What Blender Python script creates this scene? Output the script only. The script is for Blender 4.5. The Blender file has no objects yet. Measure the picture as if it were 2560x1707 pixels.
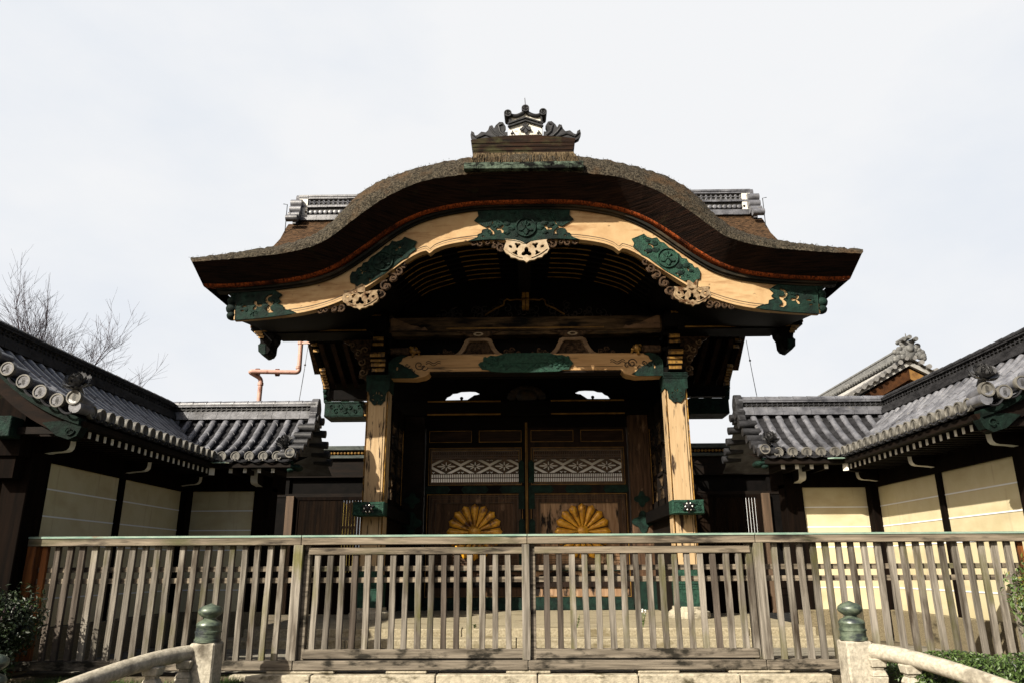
import bpy, bmesh, math, random
from math import sin, cos, pi, radians, sqrt, atan2, exp
from mathutils import Vector, Matrix
from mathutils.geometry import tessellate_polygon
random.seed(7)
SC = bpy.context.scene
COL = SC.collection

# ---------------------------------------------------------------- camera (eye level is z = 0, the gate's axis is +Y)
cam = bpy.data.cameras.new('camera'); co = bpy.data.objects.new('camera', cam); COL.objects.link(co)
cam.sensor_width = 36; cam.lens = 1862 * 36 / 2560; cam.clip_start = .1; cam.clip_end = 2000
yw, pt, rl = radians(-1.05), radians(16.85), radians(-.285)
fw = Vector((sin(yw) * cos(pt), cos(yw) * cos(pt), sin(pt)))
rt = Vector((cos(yw), -sin(yw), 0)); up = rt.cross(fw)
r2 = cos(rl) * rt + sin(rl) * up; u2 = -sin(rl) * rt + cos(rl) * up
co.matrix_world = Matrix((( r2.x, u2.x, -fw.x, 0), (r2.y, u2.y, -fw.y, 0), (r2.z, u2.z, -fw.z, 0), (0, 0, 0, 1)))
SC.camera = co

# ---------------------------------------------------------------- sky, sun, exposure
SUN_AZ, SUN_EL = radians(41), radians(34.5)            # sun behind the camera, to its left
world = bpy.data.worlds.new('World'); SC.world = world; world.use_nodes = True
nt = world.node_tree; nt.nodes.clear()
N = nt.nodes.new; L = nt.links.new
out = N('ShaderNodeOutputWorld'); bg = N('ShaderNodeBackground'); bg.inputs['Strength'].default_value = .0525
sky = N('ShaderNodeTexSky'); sky.sky_type = 'NISHITA'; sky.sun_disc = False
sky.dust_density = 5; sky.ozone_density = .4; sky.sun_elevation = SUN_EL; sky.sun_rotation = pi + SUN_AZ
tc = N('ShaderNodeTexCoord'); mp = N('ShaderNodeMapping'); mp.inputs['Scale'].default_value = (1.6, 1.6, 3.2)
mp.inputs['Location'].default_value = (3.1, .4, 1.7)
nz = N('ShaderNodeTexNoise'); nz.inputs['Scale'].default_value = 1.1; nz.inputs['Detail'].default_value = 7; nz.inputs['Roughness'].default_value = .55
cr = N('ShaderNodeValToRGB'); cr.color_ramp.elements[0].position = .3; cr.color_ramp.elements[1].position = .52
cr.color_ramp.elements[0].color = (6.05, 6.35, 6.82, 1); cr.color_ramp.elements[1].color = (6.92, 6.98, 7.1, 1)
mx = N('ShaderNodeMixRGB')
sx_ = N('ShaderNodeSeparateXYZ'); L(tc.outputs['Generated'], sx_.inputs['Vector'])      # cloud bank in the north, open sky round the sun
fm_ = N('ShaderNodeMapRange'); fm_.interpolation_type = 'SMOOTHSTEP'
fm_.inputs['From Min'].default_value = .1; fm_.inputs['From Max'].default_value = .58; fm_.inputs['To Min'].default_value = .0; fm_.inputs['To Max'].default_value = .97
L(sx_.outputs['Y'], fm_.inputs['Value']); L(fm_.outputs['Result'], mx.inputs['Fac'])
L(tc.outputs['Generated'], mp.inputs['Vector']); L(mp.outputs['Vector'], nz.inputs['Vector']); L(nz.outputs['Fac'], cr.inputs['Fac'])
L(sky.outputs['Color'], mx.inputs['Color1']); L(cr.outputs['Color'], mx.inputs['Color2']); L(mx.outputs['Color'], bg.inputs['Color'])
L(bg.outputs['Background'], out.inputs['Surface'])
sl = bpy.data.lights.new('sun', 'SUN'); sl.energy = 4.6; sl.angle = radians(.5); sl.color = (1, .93, .8)
so = bpy.data.objects.new('sun', sl); COL.objects.link(so)
sd = Vector((-sin(SUN_AZ) * cos(SUN_EL), -cos(SUN_AZ) * cos(SUN_EL), sin(SUN_EL)))
so.rotation_euler = sd.to_track_quat('Z', 'Y').to_euler(); so.location = sd * 60
SC.view_settings.view_transform = 'Standard'; SC.view_settings.look = 'None'
SC.view_settings.exposure = 1.35; SC.view_settings.gamma = 1

# ---------------------------------------------------------------- materials
MATS = {}
PALE = ('white_paint', 'white_line', 'far_white_wall', 'silver_bead', 'none')
def mat(name, c0, c1=None, scale=(3, 3, 3), rough=.7, bump=.0, bscale=None, detail=5, lo=.35, hi=.65, metal=0, rnd=0.0,
        stain=None, sscale=(1, 1, 1), slo=.5, shi=.6, spec=.4, stain2=None, s2scale=(1, 1, 1), s2lo=.5, s2hi=.6, wave=None):
    if name in MATS: return MATS[name]
    al = .78 if name in PALE else .515
    c0 = tuple(v * al for v in c0); c1 = tuple(v * al for v in (c1 or c0)) if c1 else c0
    stain = stain and tuple(v * al for v in stain); stain2 = stain2 and tuple(v * al for v in stain2)
    m = bpy.data.materials.new(name); m.use_nodes = True; t = m.node_tree; n = t.nodes; n.clear(); k = t.links.new
    o = n.new('ShaderNodeOutputMaterial'); b = n.new('ShaderNodeBsdfPrincipled'); k(b.outputs['BSDF'], o.inputs['Surface'])
    b.inputs['Roughness'].default_value = rough; b.inputs['Metallic'].default_value = metal
    b.inputs['Specular IOR Level'].default_value = spec
    g = n.new('ShaderNodeNewGeometry')
    def noise(sc, det=detail, seed=0):
        mpn = n.new('ShaderNodeMapping'); mpn.inputs['Scale'].default_value = sc; mpn.inputs['Location'].default_value = (seed * 3.7, seed * 1.9, seed * 5.3)
        k(g.outputs['Position'], mpn.inputs['Vector'])
        x = n.new('ShaderNodeTexNoise'); x.inputs['Scale'].default_value = 1; x.inputs['Detail'].default_value = det
        x.inputs['Roughness'].default_value = .6; k(mpn.outputs['Vector'], x.inputs['Vector']); return x
    def ramp(fac, a, ca, bb, cb):
        r = n.new('ShaderNodeValToRGB'); e = r.color_ramp.elements
        e[0].position = a; e[0].color = (*ca, 1); e[1].position = bb; e[1].color = (*cb, 1); k(fac, r.inputs['Fac']); return r.outputs['Color']
    nx = noise(scale)
    col = ramp(nx.outputs['Fac'], lo, c0, hi, c1)
    for st, ss, a, bb, sdn in ((stain, sscale, slo, shi, 1), (stain2, s2scale, s2lo, s2hi, 2)):
        if st:
            nn = noise(ss, 6, sdn); f = ramp(nn.outputs['Fac'], a, (0, 0, 0), bb, (1, 1, 1))
            mxn = n.new('ShaderNodeMixRGB'); k(f, mxn.inputs['Fac']); k(col, mxn.inputs['Color1']); mxn.inputs['Color2'].default_value = (*st, 1)
            col = mxn.outputs['Color']
    if rnd:
        oi = n.new('ShaderNodeObjectInfo'); mr = n.new('ShaderNodeMapRange'); mr.inputs['To Min'].default_value = 1 - rnd; mr.inputs['To Max'].default_value = 1 + rnd
        k(oi.outputs['Random'], mr.inputs['Value'])
        hs = n.new('ShaderNodeHueSaturation'); k(mr.outputs['Result'], hs.inputs['Value']); k(col, hs.inputs['Color']); col = hs.outputs['Color']
    k(col, b.inputs['Base Color'])
    if bump:
        nb = noise(bscale or scale, 6, 4); bp = n.new('ShaderNodeBump'); bp.inputs['Strength'].default_value = bump; bp.inputs['Distance'].default_value = .03
        k(nb.outputs['Fac'], bp.inputs['Height']); k(bp.outputs['Normal'], b.inputs['Normal'])
    MATS[name] = m; return m

M_FACE = mat('thatch_cut_face', (.004, .0024, .002), (.034, .015, .009), (2, 2, 55), .9, .6, (3, 3, 60), spec=.1, stain=(.03, .028, .012), sscale=(1.5, 1.5, 2), slo=.62, shi=.75)
M_EDGE = mat('thatch_red_edge', (.03, .008, .003), (.6, .13, .03), (30, 30, 8), .85, .6, (30, 30, 8), spec=.1, stain=(.02, .007, .004), sscale=(1.6, 1.6, 1.6), slo=.5, shi=.66)
M_MOSS = mat('thatch_weathered', (.016, .013, .009), (.15, .125, .088), (26, 26, 26), .95, 1.0, (34, 34, 34), lo=.4, hi=.7, spec=.1, stain=(.1, .06, .03), sscale=(1.1, 1.1, 1.1), slo=.52, shi=.68, stain2=(.02, .017, .011), s2scale=(7, 7, 7), s2lo=.53, s2hi=.66)
M_BARK = mat('thatch_brown', (.022, .014, .008), (.125, .07, .036), (9, 9, 20), .95, .9, (18, 18, 24), spec=.1)
M_STRAW = mat('straw', (.02, .012, .006), (.17, .125, .07), (38, 4, 5), .95, .5, spec=.1)
M_MOSSB = mat('mossy_board', (.008, .012, .009), (.15, .2, .15), (8, 8, 18), .9, .4, spec=.1, stain=(.004, .004, .004), sscale=(3, 3, 3), slo=.5, shi=.6)
M_BLACK = mat('black_lacquer', (.0025, .0022, .002), (.006, .0045, .004), (6, 6, 6), .75, 0, spec=.06)  # lacquer black deepened so the colour also carries the crushed shade
M_DARK = mat('dark_wood', (.004, .003, .0022), (.014, .008, .005), (3, 3, 14), .75, .1, spec=.1)
M_POSTD = mat('dark_brown_wood', (.003, .002, .0015), (.01, .0055, .0035), (12, 12, 1), .85, .1, spec=.04)
M_BEIGE = mat('pale_painted_wood', (.57, .365, .18), (.69, .475, .25), (3, 3, 3), .75, .05, spec=.15, stain=(.38, .2, .085), sscale=(1.2, 1.2, 7), slo=.5, shi=.72, stain2=(.06, .034, .02), s2scale=(5, 5, 7), s2lo=.66, s2hi=.73)
M_POST = mat('weathered_post_wood', (.55, .375, .2), (.68, .49, .28), (14, 14, 1.1), .75, .08, spec=.15, stain=(.05, .03, .02), sscale=(9, 9, 1.4), slo=.55, shi=.62, stain2=(.3, .13, .05), s2scale=(6, 6, 1), s2lo=.64, s2hi=.75)
M_BEAM = mat('painted_beam_wood', (.5, .29, .125), (.64, .4, .19), (1.2, 6, 14), .75, .06, spec=.15, stain=(.09, .06, .04), sscale=(1, 4, 9), slo=.6, shi=.72)
M_WORN = mat('worn_beam_wood', (.03, .021, .013), (.16, .1, .05), (1.5, 6, 16), .8, .1, spec=.1, stain=(.004, .004, .004), sscale=(1, 1, 4), slo=.45, shi=.6)
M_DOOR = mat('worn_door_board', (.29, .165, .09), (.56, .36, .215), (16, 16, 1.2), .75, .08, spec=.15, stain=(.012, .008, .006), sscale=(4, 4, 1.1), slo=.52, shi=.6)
M_DOORD = mat('dark_door_board', (.03, .017, .01), (.14, .075, .04), (16, 16, 1.4), .75, .08, spec=.15, stain=(.3, .18, .11), sscale=(5, 5, 2), slo=.6, shi=.72)  # darker board for left leaf panel, right main post and panel mouldings
M_GREEN = mat('green_copper', (.0028, .012, .0085), (.0105, .04, .028), (7, 7, 7), .75, .6, (30, 30, 30), spec=.14, stain=(.004, .012, .01), sscale=(2.5, 2.5, 2.5), slo=.5, shi=.65)
M_GREEN2 = mat('bright_green_copper', (.006, .036, .023), (.024, .092, .058), (12, 12, 12), .7, .7, (40, 40, 40), spec=.2, stain=(.01, .04, .028), sscale=(5, 5, 5), slo=.52, shi=.64)
M_GOLD = mat('dull_gold', (.22, .1, .015), (.5, .27, .04), (10, 10, 10), .5, .1, spec=.5, metal=.3, stain=(.05, .025, .006), sscale=(6, 6, 6), slo=.52, shi=.62)
M_CREST = mat('gilt_crest', (.72, .29, .012), (1.15, .6, .038), (9, 9, 9), .4, .1, spec=.5, metal=.15, stain=(.14, .045, .006), sscale=(4, 4, 4), slo=.52, shi=.66)
M_BRASS = mat('brass_line', (.16, .08, .014), (.36, .19, .035), (4, 4, 4), .6, 0, spec=.2)
M_BONE = mat('pale_carved_wood', (.42, .31, .19), (.62, .5, .35), (8, 8, 8), .75, .15, spec=.15, stain=(.25, .13, .06), sscale=(5, 5, 5), slo=.58, shi=.68)
M_BONE2 = mat('weathered_carved_wood', (.2, .13, .07), (.48, .35, .21), (12, 12, 12), .8, .2, spec=.15, stain=(.1, .045, .016), sscale=(7, 7, 7), slo=.5, shi=.62)
M_TAN = mat('dark_carved_wood', (.015, .009, .005), (.13, .075, .04), (14, 14, 14), .8, .5, (30, 30, 30), spec=.15)
M_TILE = mat('grey_roof_tile', (.1, .102, .118), (.235, .24, .268), (5, 5, 5), .4, .15, (20, 20, 20), spec=.5, stain=(.028, .028, .034), sscale=(1.7, 1.7, 1.7), slo=.5, shi=.72, stain2=(.2, .195, .19), s2scale=(9, 9, 9), s2lo=.6, s2hi=.72)
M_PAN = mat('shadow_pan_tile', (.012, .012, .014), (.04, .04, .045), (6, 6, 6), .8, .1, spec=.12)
M_RIDGE = mat('dark_ridge_tile', (.014, .014, .016), (.05, .05, .055), (6, 6, 12), .55, .2, spec=.2)
M_TILED = mat('tile_disc_clay', (.11, .105, .095), (.24, .225, .195), (8, 8, 8), .6, .15, spec=.3)
M_INK = mat('dark_relief', (.02, .02, .02), (.035, .034, .03), (8, 8, 8), .7)
M_WHITE = mat('white_paint', (.6, .58, .52), (.72, .7, .64), (5, 5, 5), .7, rnd=.08)
M_CREAM = mat('cream_plaster', (.78, .68, .42), (.86, .76, .5), (2.5, 2.5, 2.5), .85, .05, spec=.15, stain=(.62, .51, .3), sscale=(.8, .8, 1.6), slo=.5, shi=.75, stain2=(.55, .46, .3), s2scale=(7, 7, .6), s2lo=.6, s2hi=.78)
M_LINE = mat('white_line', (.78, .8, .82), None, (3, 3, 3), .8)
M_STONE = mat('pale_stone', (.4, .355, .265), (.64, .57, .43), (14, 14, 14), .85, .35, (40, 40, 40), spec=.2, stain=(.09, .075, .04), sscale=(4, 4, 9), slo=.55, shi=.68)
M_STEP = mat('granite_step', (.33, .28, .18), (.52, .45, .31), (30, 30, 30), .85, .3, (60, 60, 60), spec=.2, stain=(.16, .125, .06), sscale=(1.5, 3, 6), slo=.52, shi=.72)
M_PLINTH = mat('rough_plinth', (.19, .15, .09), (.32, .27, .17), (40, 40, 40), .9, .4, spec=.15, stain=(.06, .05, .03), sscale=(1.5, 1.5, 4), slo=.55, shi=.72)
M_RAILST = mat('bridge_rail_stone', (.42, .38, .3), (.68, .62, .5), (26, 26, 26), .8, .2, (50, 50, 50), spec=.2, stain=(.13, .11, .08), sscale=(3, 3, 3), slo=.52, shi=.72)
M_FENCEV = mat('weathered_picket_wood', (.1, .086, .068), (.385, .345, .29), (26, 26, 1.3), .85, .3, (40, 40, 2), lo=.3, hi=.7, rnd=.38, spec=.15, stain=(.05, .036, .024), sscale=(6, 6, .8), slo=.5, shi=.68, stain2=(.12, .115, .03), s2scale=(2.2, 2.2, .9), s2lo=.52, s2hi=.72)
M_FENCEX = mat('weathered_rail_wood', (.11, .088, .063), (.4, .33, .245), (1.3, 18, 22), .85, .3, (2, 30, 40), lo=.3, hi=.7, rnd=.1, spec=.15, stain=(.045, .036, .028), sscale=(1.2, 6, 6), slo=.52, shi=.64, stain2=(.11, .11, .05), s2scale=(.8, 3, 3), s2lo=.55, s2hi=.75)
M_SILL = mat('dark_sill_wood', (.09, .075, .057), (.34, .29, .225), (1.6, 20, 26), .85, .35, (2, 30, 40), lo=.3, hi=.7, spec=.15, stain=(.025, .022, .016), sscale=(3, 3, 7), slo=.5, shi=.62)
M_ORANGE = mat('fresh_orange_wood', (.13, .04, .01), (.34, .115, .025), (20, 20, 1.2), .75, .2, spec=.2, stain=(.02, .01, .006), sscale=(6, 6, .8), slo=.5, shi=.64)
M_VERD = mat('verdigris_sheet', (.2, .34, .27), (.4, .52, .42), (4, 20, 20), .6, .1, spec=.3, stain=(.3, .2, .12), sscale=(1.4, 4, 4), slo=.58, shi=.66)
M_BRONZE = mat('bronze_patina', (.055, .08, .06), (.2, .25, .175), (9, 9, 14), .42, .15, spec=.5, metal=.2, stain=(.035, .045, .05), sscale=(5, 5, 9), slo=.5, shi=.62)
M_PIPE = mat('red_oxide_pipe', (.56, .3, .23), (.68, .4, .32), (6, 6, 6), .5, .05, stain=(.26, .09, .06), sscale=(4, 4, 4), slo=.6, shi=.7)
M_FLANGE = mat('rusty_flange', (.16, .05, .035), (.24, .09, .06), (9, 9, 9), .6)
M_IRON = mat('dark_iron', (.02, .02, .022), None, (3, 3, 3), .5, metal=.6)
M_WIRE = mat('grey_wire', (.16, .16, .17), None, (3, 3, 3), .5)
M_TREE = mat('grey_brown_bark', (.055, .034, .042), (.15, .1, .11), (9, 9, 2), .9, .2, spec=.1)
M_GROUND = mat('packed_earth', (.11, .09, .06), (.24, .2, .14), (9, 9, 9), .95, .5, (30, 30, 30), spec=.1, stain=(.05, .045, .025), sscale=(.9, .9, .9), slo=.5, shi=.65)
M_PAVE = mat('stone_paving', (.22, .2, .16), (.36, .33, .27), (12, 12, 12), .9, .3, (40, 40, 40), spec=.15, stain=(.1, .09, .07), sscale=(1.3, 5, 1), slo=.52, shi=.62)
M_LEAFD = mat('dark_green_leaf', (.006, .014, .004), (.02, .038, .009), (9, 9, 9), .5, spec=.4, lo=.3, hi=.7)
M_LEAFD2 = mat('deep_green_leaf', (.014, .034, .008), (.05, .09, .02), (9, 9, 9), .55, spec=.3)
M_LEAFM = mat('mid_green_leaf', (.035, .08, .016), (.14, .22, .05), (7, 7, 7), .5, spec=.4, lo=.3, hi=.7)
M_LEAFY = mat('yellow_green_leaf', (.06, .085, .012), (.3, .26, .045), (5, 5, 5), .5, spec=.4, lo=.35, hi=.65)
M_GRASS = mat('grass_blade', (.03, .07, .012), (.1, .16, .035), (4, 4, 4), .7, spec=.2)
M_BAMB = mat('yellow_bamboo', (.35, .24, .05), (.55, .4, .1), (5, 5, 1), .6, spec=.3)
M_HROOF = mat('far_roof_tile', (.3, .29, .28), (.5, .49, .46), (2, 2, 2), .7, .1, spec=.2)
M_HWOOD = mat('far_brown_wood', (.03, .012, .005), (.09, .036, .012), (2, 2, 2), .75, spec=.1)
M_HWALL = mat('far_white_wall', (.78, .78, .78), (.85, .85, .85), (.4, .4, .4), .8)
M_OCHRE = mat('ochre_gable_board', (.16, .07, .01), (.3, .15, .03), (3, 3, 3), .7)

# ---------------------------------------------------------------- mesh helpers
def circ(n, a0=0.0): return [(cos(a0 + 2 * pi * i / n), sin(a0 + 2 * pi * i / n)) for i in range(n)]
def area2(p): return sum(p[i][0] * p[(i + 1) % len(p)][1] - p[(i + 1) % len(p)][0] * p[i][1] for i in range(len(p)))
class MB:
    def __init__(s): s.v = []; s.f = []; s.m = []
    def add(s, vs, fs, mi=0):
        b = len(s.v); s.v += [tuple(p) for p in vs]; s.f += [tuple(b + i for i in f) for f in fs]; s.m += [mi] * len(fs); return s
    def box(s, x0, x1, y0, y1, z0, z1, mi=0):
        vs = [(x, y, z) for z in (z0, z1) for y in (y0, y1) for x in (x0, x1)]
        return s.add(vs, [(0, 2, 3, 1), (4, 5, 7, 6), (0, 1, 5, 4), (2, 6, 7, 3), (0, 4, 6, 2), (1, 3, 7, 5)], mi)
    def bar(s, a, b, w, h, up=(0, 0, 1), mi=0):
        a, b = Vector(a), Vector(b); d = (b - a).normalized(); r = d.cross(Vector(up)).normalized(); u = r.cross(d)
        vs = [p + r * i * w / 2 + u * j * h / 2 for p in (a, b) for i, j in ((-1, -1), (1, -1), (1, 1), (-1, 1))]
        return s.add(vs, [(3, 2, 1, 0), (4, 5, 6, 7), (0, 1, 5, 4), (1, 2, 6, 5), (2, 3, 7, 6), (3, 0, 4, 7)], mi)
    def prism(s, loops, d0, d1, ax='xz', mi=0):
        if loops and not isinstance(loops[0][0], (tuple, list)): loops = [loops]
        mp = {'xz': lambda a, b, d: (a, d, b), 'yz': lambda a, b, d: (d, a, b), 'xy': lambda a, b, d: (a, b, d)}[ax]
        L_ = []
        for i, lp in enumerate(loops):
            lp = list(lp)
            if (area2(lp) > 0) != (i == 0): lp.reverse()
            L_.append(lp)
        tri = tessellate_polygon([[Vector((a, b, 0)) for a, b in lp] for lp in L_])
        flat = [p for lp in L_ for p in lp]; n = len(flat)
        vs = [mp(a, b, d0) for a, b in flat] + [mp(a, b, d1) for a, b in flat]
        fs = [tuple(t) for t in tri] + [tuple(n + i for i in reversed(t)) for t in tri]
        st = 0
        for lp in L_:
            k = len(lp); fs += [(st + i, st + (i + 1) % k, n + st + (i + 1) % k, n + st + i) for i in range(k)]; st += k
        return s.add(vs, fs, mi)
    def tube(s, pts, r, n=8, mi=0, caps=True):
        pts = [Vector(p) for p in pts]; rs = r if isinstance(r, (list, tuple)) else [r] * len(pts)
        vs = []; u = None
        for i, p in enumerate(pts):
            d = (pts[min(i + 1, len(pts) - 1)] - pts[max(i - 1, 0)]).normalized()
            if u is None: u = d.orthogonal().normalized()
            u = (u - d * u.dot(d)).normalized(); w = d.cross(u)
            vs += [p + (u * c + w * q) * rs[i] for c, q in circ(n)]
        fs = [(i * n + j, i * n + (j + 1) % n, (i + 1) * n + (j + 1) % n, (i + 1) * n + j) for i in range(len(pts) - 1) for j in range(n)]
        if caps: fs += [tuple(reversed(range(n))), tuple(range((len(pts) - 1) * n, len(pts) * n))]
        return s.add(vs, fs, mi)
    def lathe(s, prof, c, ax='z', n=20, mi=0):
        f = {'z': lambda r, a, b, h: (c[0] + r * a, c[1] + r * b, c[2] + h), 'y': lambda r, a, b, h: (c[0] + r * a, c[1] + h, c[2] + r * b), 'x': lambda r, a, b, h: (c[0] + h, c[1] + r * a, c[2] + r * b)}[ax]
        vs = [f(r, a, b, h) for r, h in prof for a, b in circ(n)]; k = len(prof)
        fs = [(i * n + j, i * n + (j + 1) % n, (i + 1) * n + (j + 1) % n, (i + 1) * n + j) for i in range(k - 1) for j in range(n)]
        fs += [tuple(reversed(range(n))), tuple(range((k - 1) * n, k * n))]
        return s.add(vs, fs, mi)
    def grid(s, rows, mi=0):
        k = len(rows[0]); vs = [p for r in rows for p in r]
        fs = [(i * k + j, i * k + j + 1, (i + 1) * k + j + 1, (i + 1) * k + j) for i in range(len(rows) - 1) for j in range(k - 1)]
        return s.add(vs, fs, mi)
    def blob(s, c, r, n=8, mi=0):
        prof = [(max(sin(pi * i / n), .001) , -cos(pi * i / n)) for i in range(n + 1)]
        b = len(s.v); s.lathe(prof, (0, 0, 0), 'z', 10, mi)
        rr = r if isinstance(r, (tuple, list)) else (r, r, r)
        for i in range(b, len(s.v)): x, y, z = s.v[i]; s.v[i] = (c[0] + x * rr[0], c[1] + y * rr[1], c[2] + z * rr[2])
        return s
    def mesh(s, name, mats, c, smooth, recalc=True):
        me = bpy.data.meshes.new(name)
        me.from_pydata([(x - c[0], y - c[1], z - c[2]) for x, y, z in s.v], [], s.f)
        for m in mats: me.materials.append(m)
        me.polygons.foreach_set('material_index', s.m)
        if recalc:
            bm = bmesh.new(); bm.from_mesh(me); bmesh.ops.recalc_face_normals(bm, faces=bm.faces); bm.to_mesh(me); bm.free()
        if smooth:
            me.polygons.foreach_set('use_smooth', [True] * len(me.polygons)); me.set_sharp_from_angle(angle=radians(smooth))
        me.update(); return me
WLOC = {}
def root(name, label, cat, loc, group=None):
    o = bpy.data.objects.new(name, None); COL.objects.link(o); o.location = loc; o.empty_display_size = .3
    o['label'] = label; o['category'] = cat
    if group: o['group'] = group
    WLOC[o] = Vector(loc); return o
def part(name, mb, mats, parent=None, bevel=0, smooth=38, label=None, recalc=True):
    mats = mats if isinstance(mats, (list, tuple)) else [mats]
    xs = list(zip(*mb.v)); c = Vector([(min(a) + max(a)) / 2 for a in xs])
    if parent is None: c.z = min(xs[2])
    o = bpy.data.objects.new(name, mb.mesh(name, mats, c, smooth, recalc)); COL.objects.link(o)
    WLOC[o] = c
    if parent: o.parent = parent; o.location = c - WLOC[parent]
    else: o.location = c
    if bevel:
        b = o.modifiers.new('edge', 'BEVEL'); b.width = bevel; b.segments = 1; b.limit_method = 'ANGLE'; b.angle_limit = radians(50)
    if label: o['label'] = label
    return o
def single(name, mb, mats, label, cat, group=None, **k):
    o = part(name, mb, mats, None, **k); o['label'] = label; o['category'] = cat
    if group: o['group'] = group
    return o
def struct(name, mb, mats, kind='structure', **k):
    o = part(name, mb, mats, None, **k); o['kind'] = kind; return o
def lerp(a, b, t): return a + (b - a) * t
def ipc(C, x):
    if x <= C[0][0]: return C[0][1]
    if x >= C[-1][0]: return C[-1][1]
    for i in range(len(C) - 1):
        if C[i][0] <= x <= C[i + 1][0]:
            x0, y0 = C[i]; x1, y1 = C[i + 1]; h = x1 - x0; t = (x - x0) / h
            m0 = (y1 - C[i - 1][1]) / (x1 - C[i - 1][0]) if i else (y1 - y0) / h
            m1 = (C[i + 2][1] - y0) / (C[i + 2][0] - x0) if i + 2 < len(C) else (y1 - y0) / h
            return (2*t**3 - 3*t*t + 1)*y0 + (t**3 - 2*t*t + t)*h*m0 + (-2*t**3 + 3*t*t)*y1 + (t**3 - t*t)*h*m1
def lobes(cx, cz, r, n=3, rot=pi / 2, k=.42, st=30):
    return [(cx + r * (1 - k + k * cos(n * (a - rot))) * cos(a), cz + r * (1 - k + k * cos(n * (a - rot))) * sin(a)) for a in [2 * pi * i / st for i in range(st)]]
def ell(cx, cz, a, b, rot=0, st=18):
    return [(cx + a * cos(t) * cos(rot) - b * sin(t) * sin(rot), cz + a * cos(t) * sin(rot) + b * sin(t) * cos(rot)) for t in [2 * pi * i / st for i in range(st)]]
def mirx(p): return [(-x, z) for x, z in p]
def spiral(mb, cx, y, cz, r0, a0, turns, rad, mi=0, n=22):
    mb.tube([(cx + r0 * (1 - .85 * t) * cos(a0 + turns * 2 * pi * t), y - .03 * t, cz + r0 * (1 - .85 * t) * sin(a0 + turns * 2 * pi * t)) for t in [i / n for i in range(n + 1)]], [rad * (1 - .45 * i / n) for i in range(n + 1)], 6, mi)
_txt = {}
def glyphs(body, size):
    if body not in _txt:
        c = bpy.data.curves.new('t', 'FONT'); c.body = body; c.align_x = 'CENTER'; c.space_line = .8; c.resolution_u = 2
        o = bpy.data.objects.new('t', c); COL.objects.link(o)
        m = bpy.data.meshes.new_from_object(o.evaluated_get(bpy.context.evaluated_depsgraph_get()))
        vs = [v.co.copy() for v in m.vertices]; fs = [tuple(p.vertices) for p in m.polygons]
        bpy.data.objects.remove(o); bpy.data.curves.remove(c); bpy.data.meshes.remove(m)
        xs = [v.x for v in vs]; ys = [v.y for v in vs]; cx = (min(xs) + max(xs)) / 2; cy = (min(ys) + max(ys)) / 2; h = max(ys) - min(ys)
        _txt[body] = ([((v.x - cx) / h, (v.y - cy) / h) for v in vs], fs)
    vs, fs = _txt[body]; return [(a * size * 1.25, b * size) for a, b in vs], fs

# ================================================================ SETTING
g = MB(); g.grid([[(x, y, -1.36) for x in (-400, -30, -9, 0, 9, 30, 400)] for y in (10.46, 14, 20, 40, 120, 900)]); g.grid([[(x, 10.46, z) for x in (-400, 0, 400)] for z in (-1.6, -1.36)]); struct('ground', g, M_GROUND, smooth=0)
g = MB(); g.grid([[(x, y, -1.5) for x in (-400, -30, -9, 0, 9, 30, 400)] for y in (-120, -20, 0, 5, 8, 10.46)]); struct('lower_ground', g, M_GROUND, smooth=0)
g = MB(); g.grid([[(x, y, -1.352) for x in (-7, -3, 0, 3, 7)] for y in (10.9, 12, 13, 14.2)])
for i in range(7): g.box(-6.9, 6.9, 11.0 + i * .45, 11.0 + i * .45 + .435, -1.352, -1.345)
struct('paving', g, M_PAVE, smooth=0)
g = MB()
xs = [-3.9, -2.83, -1.2, .12, 1.42, 2.72, 3.9]
for i in range(len(xs) - 1): g.box(xs[i] + .006, xs[i + 1] - .006, 10.44, 10.98, -1.7, -1.325 - .004 * (i % 2))
struct('kerb', g, M_STONE, bevel=.012, smooth=0)

# ================================================================ GATE
gate = root('temple_gate', 'tall ornate wooden gate with undulating thatched gable roof, carved bargeboard and gilt flower doors', 'gate', (0, 17.3, -1.06))
GP = lambda n, mb, m, **k: part(n, mb, m, k.pop('parent', gate), **k)
T = [(-7.05, 6.24), (-6.68, 6.29), (-6.06, 6.39), (-5.56, 6.47), (-5.22, 6.53), (-4.94, 6.61), (-4.63, 6.73), (-4.38, 6.88), (-4.14, 7.08), (-3.94, 7.34), (-3.67, 7.68), (-3.33, 7.96), (-3.01, 8.14), (-2.34, 8.38), (-1.69, 8.54), (-1.04, 8.64), (0, 8.71)]
MC = [(-6.76, 5.97), (-6.1, 6.01), (-5.32, 6.08), (-4.78, 6.16), (-4.36, 6.27), (-4.01, 6.44), (-3.69, 6.71), (-3.28, 7.06), (-2.84, 7.38), (-2.38, 7.62), (-1.92, 7.77), (-1.12, 7.88), (0, 7.92)]
BC = [(-6.74, 5.67), (-6.29, 5.66), (-5.62, 5.7), (-5.05, 5.76), (-4.6, 5.84), (-4.14, 6.0), (-3.75, 6.24), (-3.38, 6.52), (-2.92, 6.88), (-2.61, 7.08), (-2.3, 7.23), (-1.98, 7.34), (-1.51, 7.44), (-1.03, 7.5), (0.0, 7.52)]
HT = [(-6.11, 5.6), (-5.42, 5.6), (-5.04, 5.64), (-4.49, 5.78), (-4.03, 5.98), (-3.69, 6.2), (-2.95, 6.73), (-2.64, 6.93), (-2.45, 7.04), (-2.01, 7.19), (-1.36, 7.33), (-.91, 7.38), (0, 7.41)]
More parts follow.
